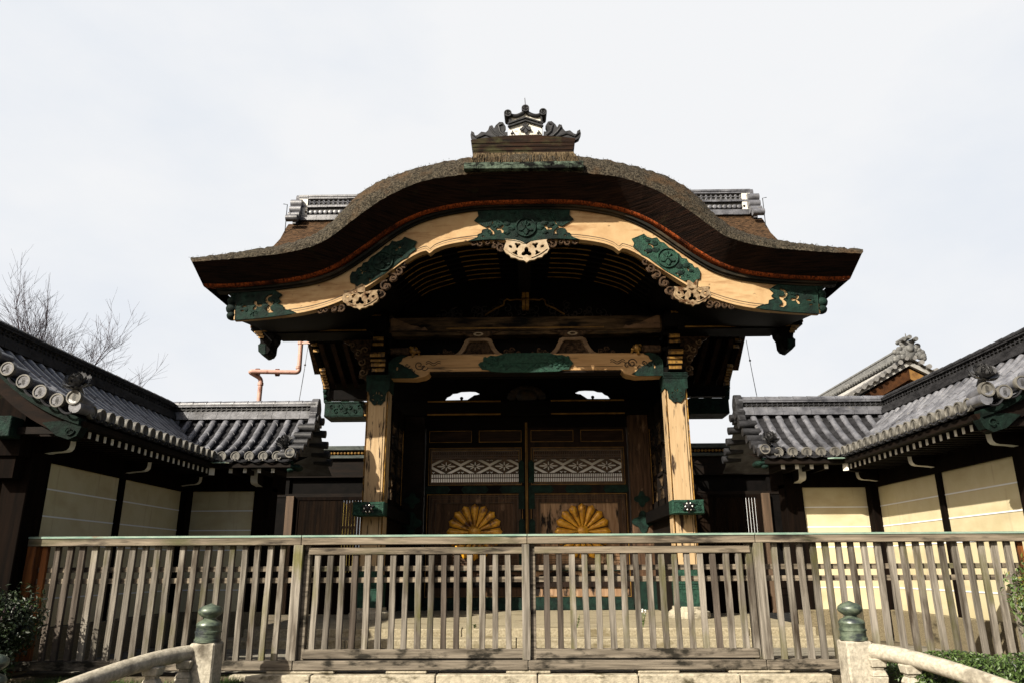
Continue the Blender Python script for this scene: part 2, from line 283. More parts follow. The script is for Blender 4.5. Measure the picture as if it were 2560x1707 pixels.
HB = [(-6.05, 4.99), (-5.49, 5.03), (-4.94, 5.09), (-4.57, 5.15), (-4.2, 5.25), (-3.83, 5.4), (-3.44, 5.62), (-3.1, 5.86), (-2.77, 6.1), (-2.55, 6.27), (-2.3, 6.43), (-2.1, 6.5), (-2.02, 6.44), (-1.92, 6.53), (-1.67, 6.63), (-1.16, 6.72), (-.59, 6.75), (-.12, 6.69), (0, 6.63)]
def row(C, y, nx=140, dz=0.0, sx=1.0, jit=0.0, jy=0.0):
    xt = -C[0][0]; r = []
    for i in range(nx + 1):
        u = -1 + 2 * i / nx
        r.append((u * xt * sx, y + random.uniform(-jy, jy), ipc(C, -abs(u) * xt) + dz + random.uniform(-jit, jit)))
    return r
def mid(a, b, t, dy=0, dz=0, j=0): return [(lerp(p[0], q[0], t), lerp(p[1], q[1], t) + dy, lerp(p[2], q[2], t) + dz + random.uniform(-j, j)) for p, q in zip(a, b)]
NX = 220
rB = row(BC, 14.5, NX); rB1 = row(BC, 14.47, NX, .045); rM = row(MC, 13.9, NX, 0, 1, .006, .008); rT = row(T, 14.5, NX, 0, 1, .012, .02)
fc = MB(); fc.grid([rB1, mid(rB1, rM, .35, -.01), mid(rB1, rM, .7, -.01), rM])
cut_face = GP('thatch_cut_face', fc, M_FACE, smooth=60)
e = MB(); e.grid([row(BC, 14.78, NX, .04, .985), row(BC, 14.58, NX, -.004), rB, rB1]); GP('thatch_red_edge', e, M_EDGE, smooth=60)
a1 = mid(rM, rT, .18, -.07, .02, .014); a2 = mid(rM, rT, .45, -.08, .05, .016); a3 = mid(rM, rT, .75, -.06, .05, .016)
tp = MB(); tp.grid([rM, a1, a2, a3, rT, row(T, 15.2, NX, .02, 1, .02), row(T, 16.4, NX, .0, 1, .02), row(T, 17.8, NX, -.04)])
tp.add([rB[0], rM[0], a1[0], a2[0], a3[0], rT[0], (-7.05, 17.8, 6.2), (-6.6, 17.8, 5.6)], [tuple(range(8))])
tp.add([rB[-1], rM[-1], a1[-1], a2[-1], a3[-1], rT[-1], (7.05, 17.8, 6.2), (6.6, 17.8, 5.6)], [tuple(range(8))])
def vault(y0, y1, xm, C, dz=0): return [[(xm * (-1 + 2 * i / 40), y, ipc(C, -abs(xm * (-1 + 2 * i / 40))) + dz) for i in range(41)] for y in (y0, y1)]
tp.grid(vault(17.7, 20.6, 3.95, T, -.03)); tp.grid(vault(21.0, 26.8, 3.6, T, -.05))
thatch = GP('thatch_roof', tp, M_MOSS, smooth=60)
# ragged bark tufts along the cut edge
tf = MB()
for i in range(1100):
    u = random.uniform(-1, 1); k = int((u + 1) / 2 * NX); t = random.random()
    src = random.choice([a1, a2, a3, rT, rT]); p = Vector(src[k]); l = random.uniform(.012, .04)
    d = Vector((random.uniform(-.8, .8), random.uniform(-1, -.2), random.uniform(-.2, .9))).normalized() * l; w = Vector((random.uniform(-1, 1), 0, random.uniform(-1, 1))).normalized() * .008
    p += Vector((random.uniform(-.03, .03), 0, random.uniform(-.03, .03)))
    tf.add([p - w, p + w, p + d], [(0, 1, 2)])
for sx in (-1, 1):
    for i in range(90):
        p = Vector((sx * random.uniform(6.3, 7.02), 14.45, 0)); p.z = ipc(T, -abs(p.x)) + .0; l = random.uniform(.02, .06)
        d = Vector((sx * random.uniform(-.2, 1), -.3, random.uniform(.1, .7))).normalized() * l
        tf.add([p - Vector((.008, 0, 0)), p + Vector((.008, 0, 0)), p + d], [(0, 1, 2)])
GP('straw_tufts', tf, M_BARK, smooth=0, parent=thatch, recalc=False)
# straw patch and mossy boards below the ridge box
sp = MB()
for i in range(700):
    x = random.uniform(-1.12, 1.14); l = random.uniform(.3, .46); z0 = random.uniform(8.1, 8.16); w = random.uniform(.004, .011)
    sk = random.uniform(-.04, .04) + x * .02
    sp.add([(x - w + sk, 13.93 + random.uniform(-.03, .03), z0), (x + w + sk, 13.93 + random.uniform(-.03, .03), z0), (x + w * .6, 14.33 + random.uniform(-.03, .02), z0 + l), (x - w * .6, 14.33, z0 + l)], [(0, 1, 2, 3)])
sp.grid([[(-1.16, 13.96, 8.1), (1.18, 13.96, 8.1)], [(-1.08, 14.38, 8.66), (1.1, 14.38, 8.66)]])
GP('straw_patch', sp, M_STRAW, smooth=0, parent=thatch, recalc=False)
mb_ = MB()
for j in range(3):
    x = -1.24
    while x < 1.2:
        w = random.uniform(.18, .5); mb_.box(x, min(x + w, 1.26), 13.78 + j * .03 + random.uniform(-.012, .012), 14.0, 7.93 + j * .065, 7.99 + j * .065); x += w + .004
GP('mossy_board', mb_, M_MOSSB, smooth=0, bevel=.008)
# ridge box over the front gable
rb = MB(); tpz = lambda x: 9.09 - .1 * (x / 1.15) ** 2
for j in range(5):
    a, b = j / 5, (j + 1) / 5 - .012
    rb.prism([(-1.05 - .1 * a, lerp(8.55, 8.99, a)), (1.05 + .1 * a, lerp(8.55, 8.99, a))] + [(x, lerp(8.56, tpz(x), b)) for x in [(1.05 + .1 * b) * (1 - i / 6) for i in range(13)]], 14.42 - .012 * j, 20.4)
ridge_box = GP('ridge_box', rb, mat('ridge_box_wood', (.006, .004, .003), (.04, .018, .009), (1.5, 6, 18), .85, .4, spec=.1, stain=(.05, .048, .02), sscale=(2, 2, 4), slo=.5, shi=.65), smooth=0)
# ridge-end tile with three roundels, crest and wave-shaped fins
oni = MB()
body = [(-.37, 9.1), (.37, 9.1), (.37, 9.58), (.2, 9.57), (0, 9.66), (-.2, 9.57), (-.37, 9.58)]
oni.prism([(x + .06, z) for x, z in body], 14.4, 14.7)
onig = GP('ridge_end_tile', oni, mat('white_ridge_plaster', (.85, .82, .72), (1.0, .98, .9), (6, 6, 6), .8, .1, stain=(.4, .36, .26), sscale=(5, 5, 5), slo=.55, shi=.7), bevel=.01)
fr = MB()
for zz in (9.445, 9.52):
    for sx in (-1, 1): fr.bar((.06, 14.37, zz), (.06 + sx * .39, 14.37, zz - .145), .06, .03, (0, 0, 1))
for sx in (-1, 1):
    fr.tube([(.06 + sx * (.04 + t * .29), 14.38, 9.66 - .085 * sin(t * pi * .75)) for t in [i / 8 for i in range(9)]], .045, 8)
    fr.prism(lobes(.06 + sx * .29, 9.16, .05, 3, pi / 2), 14.375, 14.4); fr.box(.06 + sx * .35 - .02, .06 + sx * .35 + .02, 14.36, 14.5, 9.28, 9.6)
GP('tile_moulding', fr, M_RIDGE, parent=onig)
def leafcrest(mb, cx, y, cz, R, mi=0):
    def leaf(a, l, w):
        pts = []
        for i in range(17):
            t = i / 16; q = w * sin(pi * t ** .8) * (1 + .22 * cos(t * 5 * pi)); pts.append((t * l, q))
        pts += [(t, -q) for t, q in reversed(pts[1:-1])]
        mb.prism([(cx + u * cos(a) - v * sin(a), cz + u * sin(a) + v * cos(a)) for u, v in pts], y - .025, y + .01, 'xz', mi)
    leaf(-pi / 2, R * .95, R * .34); leaf(-pi * .12, R * .95, R * .27); leaf(pi + pi * .12, R * .95, R * .27)
    for a, l in ((pi / 2, .9), (pi * .3, .75), (pi * .7, .75)):
        for q in (.35, .6, .85): mb.blob((cx + R * l * q * cos(a), y - .01, cz + R * l * q * sin(a)), R * .15, 6, mi)
lc = MB(); leafcrest(lc, .06, 14.37, 9.26, .15); GP('leaf_crest', lc, M_RIDGE, parent=onig)
for (dx, dz) in ((-.33, 9.61), (.06, 9.73), (.45, 9.63)):
    d = MB(); d.lathe([(.075, .3), (.085, .0), (.085, -.06), (.062, -.06), (.06, -.035), (.001, -.035)], (dx, 14.36, dz), 'y', 20)
    for q in range(3): d.tube([(dx + .045 * (1 - .8 * t) * cos(q * 2.09 + 2.4 * t), 14.32, dz + .045 * (1 - .8 * t) * sin(q * 2.09 + 2.4 * t)) for t in [i / 6 for i in range(7)]], [.014 * (1 - .6 * i / 6) for i in range(7)], 6)
    GP('roundel', d, M_RIDGE, parent=onig)
for sx in (-1, 1):
    fn = MB(); cx = .06
    prof = [(.4, 9.05), (.4, 9.2), (.5, 9.2), (.44, 9.34), (.5, 9.45), (.58, 9.46), (.66, 9.38), (.7, 9.3), (.74, 9.38), (.8, 9.36), (.83, 9.26), (.88, 9.2), (.98, 9.22), (1.06, 9.14), (1.12, 9.12), (1.14, 9.2), (1.2, 9.24), (1.22, 9.14), (1.17, 9.02), (1.1, 8.98), (.8, 9.0)]
    fn.prism([(cx + sx * a, b) for a, b in prof], 14.42, 14.56)
    for pth in ([(.46, 9.1), (.56, 9.2), (.6, 9.36), (.52, 9.4)], [(.6, 9.08), (.7, 9.18), (.78, 9.3)], [(.7, 9.06), (.9, 9.14), (1.08, 9.06), (1.18, 9.16)]):
        fn.tube([(cx + sx * a, 14.41, b) for a, b in pth], .022, 6)
    GP('ridge_fin', fn, M_RIDGE, parent=onig)
rod = MB(); rod.tube([(.07, 14.5, 9.78), (.05, 14.5, 10.12)], [.012, .008], 6)
single('lightning_rod', rod, M_IRON, 'thin black lightning rod on the middle roundel of the ridge-end tile', 'lightning rod')

# eave mouldings between thatch and bargeboard
ml = MB()
for (y0, y1, d0, d1) in ((14.58, 14.8, .07, .0), (14.64, 14.8, .14, .07)):
    lo_ = row(BC, y0, 120, -d0 * .6, .965); hi_ = row(BC, y0, 120, .03 - d1 * .6, .965); bk = row(BC, y1, 120, -d0 * .6, .965)
    ml.grid([hi_, lo_, bk])
GP('eave_moulding', ml, mat('eave_moulding_wood', (.01, .009, .006), (.11, .075, .04), (.7, .7, 2), .75, .05, spec=.15, lo=.5, hi=.75), smooth=40)
# bargeboard
def rng(a, b, n): return [lerp(a, b, i / n) for i in range(n + 1)]
hx = sorted(set(rng(-6.11, 6.11, 150) + [-2.1, -2.02, -1.92, 2.1, 2.02, 1.92, 0]))
top = [(x, ipc(HT, -abs(x)) + .06) for x in hx]; bot = [(x, ipc(HB, -abs(x))) for x in hx]
bbm = MB(); bbm.prism(bot + top[::-1], 14.7, 14.86)
hafu = GP('bargeboard', bbm, M_BEIGE, smooth=30)
for off, th, nm in ((.05, .012, 'bargeboard_groove'), (.105, .009, 'bargeboard_groove')):
    gv = MB()
    gv.prism([(x, z + off) for x, z in bot if abs(x) < 5.0] + [(x, z + off + th) for x, z in bot if abs(x) < 5.0][::-1], 14.693, 14.71)
    GP(nm, gv, M_INK, parent=hafu, smooth=0)
lp_ = MB(); lp_.prism([(x, z - .005) for x, z in bot if abs(x) < 5.2] + [(x, z + .045) for x, z in bot if abs(x) < 5.2][::-1], 14.68, 14.87); GP('bargeboard_lip', lp_, M_BEIGE, parent=hafu, smooth=30)
# copper fittings
def inside(p, poly):
    c = False
    for i in range(len(poly)):
        (x0, y0), (x1, y1) = poly[i], poly[i - 1]
        if (y0 > p[1]) != (y1 > p[1]) and p[0] < (x1 - x0) * (p[1] - y0) / (y1 - y0) + x0: c = not c
    return c
def emboss(mb, poly, y, n, r):
    mb.tube([(x, y + .006, z) for x, z in poly + poly[:1]], .011, 5)
    x0, x1 = min(p[0] for p in poly), max(p[0] for p in poly); z0, z1 = min(p[1] for p in poly), max(p[1] for p in poly); k = 0
    while k < n:
        p = (random.uniform(x0, x1), random.uniform(z0, z1))
        if inside(p, poly) and inside((p[0] + r, p[1]), poly) and inside((p[0] - r, p[1]), poly) and inside((p[0], p[1] + r), poly) and inside((p[0], p[1] - r), poly): spiral(mb, p[0], y + .004, p[1], r * random.uniform(.7, 1.2), random.uniform(0, 6), random.choice((-1.1, 1.1)), .009, n=9)
        k += 1
FC = [(-1.19, 6.7), (-1.0, 6.78), (-.99, 6.85), (-.91, 6.88), (-.89, 6.96), (-.79, 6.98), (-.71, 6.94), (-.7, 6.88), (-.74, 6.83), (-.63, 6.83), (-.64, 6.93), (-.74, 7.02), (-.65, 7.12), (-.68, 7.19), (-.72, 7.07), (-.82, 7.03), (-.94, 7.1), (-1.07, 7.18), (-.98, 7.29), (-1.0, 7.43)]
cb = [(x, ipc(HB, -abs(x)) - .012) for x in rng(1.1, -1.1, 24)]
ct = [(x, ipc(HT, -abs(x)) + .05) for x in rng(-.9, .9, 10)]
outer = FC + ct + mirx(FC)[::-1] + cb
f1 = MB(); f1.prism([outer, lobes(-.5, 6.98, .11, 3, pi), lobes(.5, 6.98, .11, 3, 0), ell(-.88, 6.81, .03, .02), ell(.88, 6.81, .03, .02)], 14.672, 14.72)
emboss(f1, outer, 14.668, 34, .05); fitc = GP('copper_fitting', f1, M_GREEN, parent=hafu, smooth=30)
FS = [(-3.68, 5.78), (-3.7, 5.92), (-3.66, 6.02), (-3.58, 6.02), (-3.55, 6.1), (-3.46, 6.14), (-3.44, 6.22), (-3.34, 6.24), (-3.28, 6.34), (-3.19, 6.4), (-3.08, 6.48), (-2.98, 6.6), (-2.9, 6.62), (-2.84, 6.72), (-2.74, 6.7), (-2.63, 6.74), (-2.57, 6.81), (-2.46, 6.76), (-2.31, 6.7), (-2.36, 6.6), (-2.33, 6.52), (-2.43, 6.44), (-2.5, 6.34), (-2.62, 6.28), (-2.77, 6.15), (-2.98, 5.97), (-3.2, 5.83), (-3.36, 5.73), (-3.45, 5.76), (-3.54, 5.69), (-3.6, 5.76)]
FE = [(-6.11, 5.66), (-5.29, 5.62), (-5.12, 5.52), (-5.2, 5.44), (-5.14, 5.37), (-5.22, 5.31), (-5.08, 5.27), (-5.06, 5.19), (-4.9, 5.16), (-4.78, 5.11), (-4.99, 5.075), (-5.49, 5.015), (-6.06, 4.97)]
for sx in (-1, 1):
    fl = (lambda p: p) if sx < 0 else mirx
    f2 = MB(); f2.prism([fl(FS), fl(lobes(-2.72, 6.57, .085, 3, 2.2)), fl(lobes(-2.62, 6.41, .075, 3, .3)), fl(lobes(-3.44, 6.03, .085, 3, 2.2)), fl(lobes(-3.26, 5.88, .085, 3, .3))], 14.668, 14.72); emboss(f2, fl(FS), 14.664, 16, .05); GP('copper_fitting', f2, M_GREEN2 if sx > 0 else M_GREEN, parent=hafu, smooth=30)
    hk = [(-5.28, 5.38), (-5.36, 5.36), (-5.42, 5.4), (-5.4, 5.46), (-5.33, 5.5), (-5.32, 5.54), (-5.42, 5.52), (-5.49, 5.44), (-5.46, 5.36), (-5.38, 5.3), (-5.44, 5.24), (-5.43, 5.17), (-5.36, 5.12), (-5.28, 5.13), (-5.27, 5.17), (-5.34, 5.19), (-5.35, 5.25), (-5.3, 5.3)]
    f3 = MB(); f3.prism([fl(FE), fl(lobes(-5.64, 5.29, .12, 3, 0)), fl(hk), fl(ell(-5.9, 5.27, .06, .022)), fl(ell(-5.93, 5.17, .04, .02))], 14.665, 14.72); emboss(f3, fl(FE), 14.66, 26, .05); GP('copper_fitting', f3, M_GREEN, parent=hafu, smooth=30)
    cp = MB()
    for (zz, hh, rr) in ((5.58, .08, .07), (5.42, .1, .1), (5.25, .1, .11), (5.09, .08, .09)): cp.blob((sx * (6.13 + rr * .55), 14.78, zz), (rr * 1.25, .13, hh * 1.15), 8)
    GP('bargeboard_end_scroll', cp, M_GREEN, parent=hafu)
for (cx, cz) in ((.04, 7.0), (-3.02, 6.25), (3.04, 6.25)):
    cd = MB(); cd.lathe([(.19, .04), (.22, .03), (.235, 0), (.22, -.035), (.2, -.035), (.19, -.01), (.001, -.01)], (cx, 14.665, cz), 'y', 30)
    leafcrest(cd, cx, 14.65, cz - .01, .175); GP('crest_disc', cd, M_GREEN2 if cx > 2 else M_GREEN, parent=hafu)
# leaf relief around the crests
for (cx, cz, an) in ((.04, 7.0, 0), (-3.02, 6.25, .68), (3.04, 6.25, -.68)):
    for sx in (-1, 1):
        rl_ = MB()
        for r, da, l in ((.3, 0, .16), (.42, .25, .14), (.42, -.25, .14), (.56, .12, .1)):
            a = an + (0 if sx > 0 else pi) + da * sx; px, pz = cx + r * cos(a), cz + r * sin(a)
            rl_.blob((px, 14.666, pz), (l * .55, .018, l * .4), 6)
            rl_.tube([(px, 14.655, pz), (px + l * .5 * cos(a), 14.65, pz + l * .5 * sin(a))], .012, 5)
        GP('leaf_relief', rl_, M_GREEN, parent=hafu)
# carved gable pendants
G_ = [(-.4, 6.74), (-.18, 6.72), (-.03, 6.67), (.06, 6.6)]
GL = [(-.37, 6.68), (-.4, 6.6), (-.43, 6.5), (-.38, 6.41), (-.31, 6.37), (-.27, 6.31), (-.18, 6.3), (-.1, 6.25), (0, 6.24), (.06, 6.19)]
gout = [(x - .06, z) for x, z in G_]; gl = [(x - .06, z) for x, z in GL]
go_ = gout + mirx(gout)[::-1][1:] + mirx(gl)[:-1] + gl[::-1]
gholes = [lobes(0, 6.425, .122, 3, pi / 2, .28)] + [lobes(s_ * .235, 6.41, .07, 3, pi / 2 + s_ * .5, .25) for s_ in (-1, 1)] + [lobes(s_ * .19, 6.59, .072, 3, pi / 2 + s_ * 1.2, .25) for s_ in (-1, 1)] + [ell(s_ * .34, 6.56, .045, .03, s_ * .6, 12) for s_ in (-1, 1)]
def gegyo(cx, dz, k, yy, stem):
    tr = lambda lp: [(cx + x * k, (z - 6.43) * k + 6.43 + dz) for x, z in lp]
    m = MB(); m.prism([tr(go_)] + [tr(h) for h in gholes], yy - .03, yy + .03)
    for s_ in (-1, 1):
        m.tube([(cx + s_ * (.1 + .34 * t) * k, yy - .035, 6.43 + dz + (-.13 + .1 * t + .1 * t * t) * k) for t in rng(0, 1, 6)], .016 * k, 5)
    if stem: m.prism([(cx - .1, 6.43 + dz + .2), (cx + .1, 6.43 + dz + .2), (cx + .16, 6.43 + dz + .52), (cx - .06, 6.43 + dz + .5)] if cx > 0 else [(cx - .1, 6.43 + dz + .2), (cx + .1, 6.43 + dz + .2), (cx + .06, 6.43 + dz + .5), (cx - .16, 6.43 + dz + .52)], yy - .03, yy + .04)
    return m
GP('gable_pendant', gegyo(.05, 0, 1.0, 14.7, False), M_BONE, bevel=.008)
GP('gable_pendant', gegyo(-3.46, -1.07, .8, 14.7, True), M_BONE2, bevel=.008)
GP('gable_pendant', gegyo(3.5, -1.07, .8, 14.7, True), M_BONE2, bevel=.008)
for sx in (-1, 1):
    for nm, pts in (('c', [(-1.09, 6.69, .07), (-.94, 6.66, .08), (-.79, 6.68, .07), (-.62, 6.66, .1), (-.5, 6.58, .1)]), ('o', [(-4.3, 5.17, .06), (-4.18, 5.19, .07), (-4.02, 5.2, .08), (-3.86, 5.24, .09)]), ('i', [(-3.07, 5.55, .13), (-2.95, 5.72, .12), (-2.8, 5.9, .11), (-2.68, 6.06, .1), (-2.58, 6.2, .07), (-3.16, 5.42, .1)])):
        s3 = MB()
        for i, (x, z, r) in enumerate(pts):
            spiral(s3, -sx * x, 14.74, z, r, i * 1.3, (1.2 if i % 2 else -1.2), .024); s3.blob((-sx * x, 14.78, z), (r * .95, .03, r * .8), 6)
        GP('scroll_carving', s3, M_TAN)
# arched soffit with curved ribs
so_ = MB()
HSF = [p for p in HB if p[0] not in (-2.1, -2.02, -1.92, -.12, 0)] + [(0, 6.76)]
xs = sorted(set(rng(-6.05, 6.05, 90)))
def sofz(x, y):
    t = min(max((y - 14.86) / 2.3, 0), 1); z = ipc(HSF, -abs(x))
    if abs(x) > 3.3: return lerp(z + .03, max(z + .3, 5.42), t)
    return z + .16
so_.grid([[(x, y, sofz(x, y)) for x in xs] for y in (14.86, 15.6, 16.4, 17.2, 17.7)])
so_.grid([[(x, y, sofz(x, 17)) for x in xs if abs(x) < 3.35] for y in (17.7, 20.5, 26.6)])
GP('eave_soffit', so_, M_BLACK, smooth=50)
for i in range(8):
    y = 14.98 + i * .29; q = [x for x in rng(-2.9, 2.9, 60)]
    rbm = MB(); rbm.prism([(x, sofz(x, y) - .12) for x in q] + [(x, sofz(x, y) + .02) for x in q][::-1], y, y + .09)
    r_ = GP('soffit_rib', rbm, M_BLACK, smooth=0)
    for a, b in ((-2.75, -1.85), (-1.5, -.62), (.62, 1.5), (1.85, 2.75)):
        a2_ = a * (1 - .012 * i); b2_ = b * (1 - .012 * i); qq = rng(a2_, b2_, 12)
        bl = MB(); bl.prism([(x, sofz(x, y) - .128) for x in qq] + [(x, sofz(x, y) - .113) for x in qq][::-1], y - .008, y + .02); GP('brass_strip', bl, M_BRASS, parent=r_, smooth=0)
# centre strut with gilt ends
cs = MB(); cs.box(-.14, .14, 15.1, 17.2, 6.35, 6.6); GP('centre_strut', cs, M_BLACK)
for zz in (6.23, 6.0):
    q = MB()
    for k_ in (-1, 1): q.box(.02 + k_ * .045 - .04, .02 + k_ * .045 + .04, 16.9, 17.25, zz, zz + .17)
    GP('gilt_bracket', q, M_BRASS, bevel=.01)
# tympanum and upper beam
ty = MB(); q = rng(-3.3, 3.3, 40); ty.prism([(-3.3, 5.4), (3.3, 5.4)] + [(x, sofz(x, 17)) for x in q][::-1], 17.5, 17.6); tym = GP('tympanum', ty, M_BLACK, smooth=0)
bw = MB()
for sx in (-1, 1):
    bw.tube([(sx * a, 17.4, b) for a, b in ((.98, 5.95), (.75, 6.1), (.52, 6.21), (.5, 6.32), (.44, 6.36), (.36, 6.33), (.2, 6.35), (0, 6.34))], .022, 6)
GP('gilt_brow', bw, M_BRASS, parent=tym)
tr_ = MB()
for i in range(70):
    x = random.uniform(-2.2, 2.2); z = 5.9 + random.uniform(0, .55) * (1 - abs(x) / 2.6); spiral(tr_, x, 17.46, z, random.uniform(.06, .13), random.uniform(0, 6), random.choice((-1, 1)), .016, n=12)
GP('relief_carving', tr_, mat('dark_carving', (.004, .003, .002), (.022, .012, .007), (5, 5, 5), .7), parent=tym)  # near-black tone for the tympanum relief
ub = MB(); ub.box(-3.3, 3.3, 17.1, 17.5, 5.46, 5.8); ub.box(-3.3, 3.3, 17.14, 17.5, 5.36, 5.46)
upb = GP('upper_beam', ub, M_WORN, smooth=0, bevel=.01)
s4 = MB(); s4.box(-1.9, 1.9, 17.085, 17.11, 5.5, 5.53); GP('brass_strip', s4, M_BRASS, parent=upb, smooth=0)
for sx in (-1, 1):
    pp = MB(); pts = [(3.25, 5.48), (2.35, 5.48), (2.42, 5.56), (2.5, 5.53), (2.6, 5.58), (2.75, 5.6), (2.95, 5.7), (3.2, 5.8), (3.25, 5.78)]
    pp.prism([(sx * a, b) for a, b in pts], 17.08, 17.12); GP('painted_panel', pp, mat('faded_panel', (.14, .075, .035), (.27, .15, .075), (4, 4, 4), .8, stain=(.02, .015, .01), sscale=(2, 2, 5), slo=.5, shi=.62), parent=upb, smooth=0)
# side outrigger beam and carved nose ends
for sx in (-1, 1):
    ob = MB(); ob.box(min(sx * 3.3, sx * 6.5), max(sx * 3.3, sx * 6.5), 16.7, 17.35, 5.4, 5.72)
    o_ = GP('outrigger_beam', ob, M_BLACK, smooth=0)
    s5 = MB(); s5.box(min(sx * 3.75, sx * 6.2), max(sx * 3.75, sx * 6.2), 16.68, 16.72, 5.36, 5.385); s5.box(min(sx * 3.6, sx * 6.0), max(sx * 3.6, sx * 6.0), 16.72, 17.3, 5.32, 5.4, 1); GP('brass_strip', s5, [M_BRASS, M_BLACK], parent=o_, smooth=0)
    ns = MB(); ps = [(6.5, 5.56), (6.5, 5.45), (6.36, 5.37), (6.3, 5.24), (6.27, 5.12), (6.3, 5.06), (6.28, 4.92), (6.18, 4.82), (6.05, 4.83), (6.0, 4.92), (5.99, 5.1), (5.93, 5.2), (5.9, 5.44)]
    ns.prism([(sx * a, b) for a, b in ps], 16.75, 17.2); n_ = GP('carved_nose', ns, M_BLACK, smooth=0, bevel=.02)
    st = MB()
    for j in range(5): st.box(min(sx * (6.53 - j * .055), sx * (6.3 - j * .03)), max(sx * (6.53 - j * .055), sx * (6.3 - j * .03)), 16.72, 16.78, 5.47 - j * .065, 5.52 - j * .065)
    GP('gilt_step', st, M_GOLD, parent=n_, smooth=0)
    gt = MB(); gt.prism([(sx * a, b) for a, b in ((6.31, 5.07), (6.29, 4.9), (6.19, 4.8), (6.1, 4.82), (6.12, 5.07))], 16.73, 17.22); GP('green_tip', gt, M_GREEN, parent=n_, smooth=0, bevel=.015)
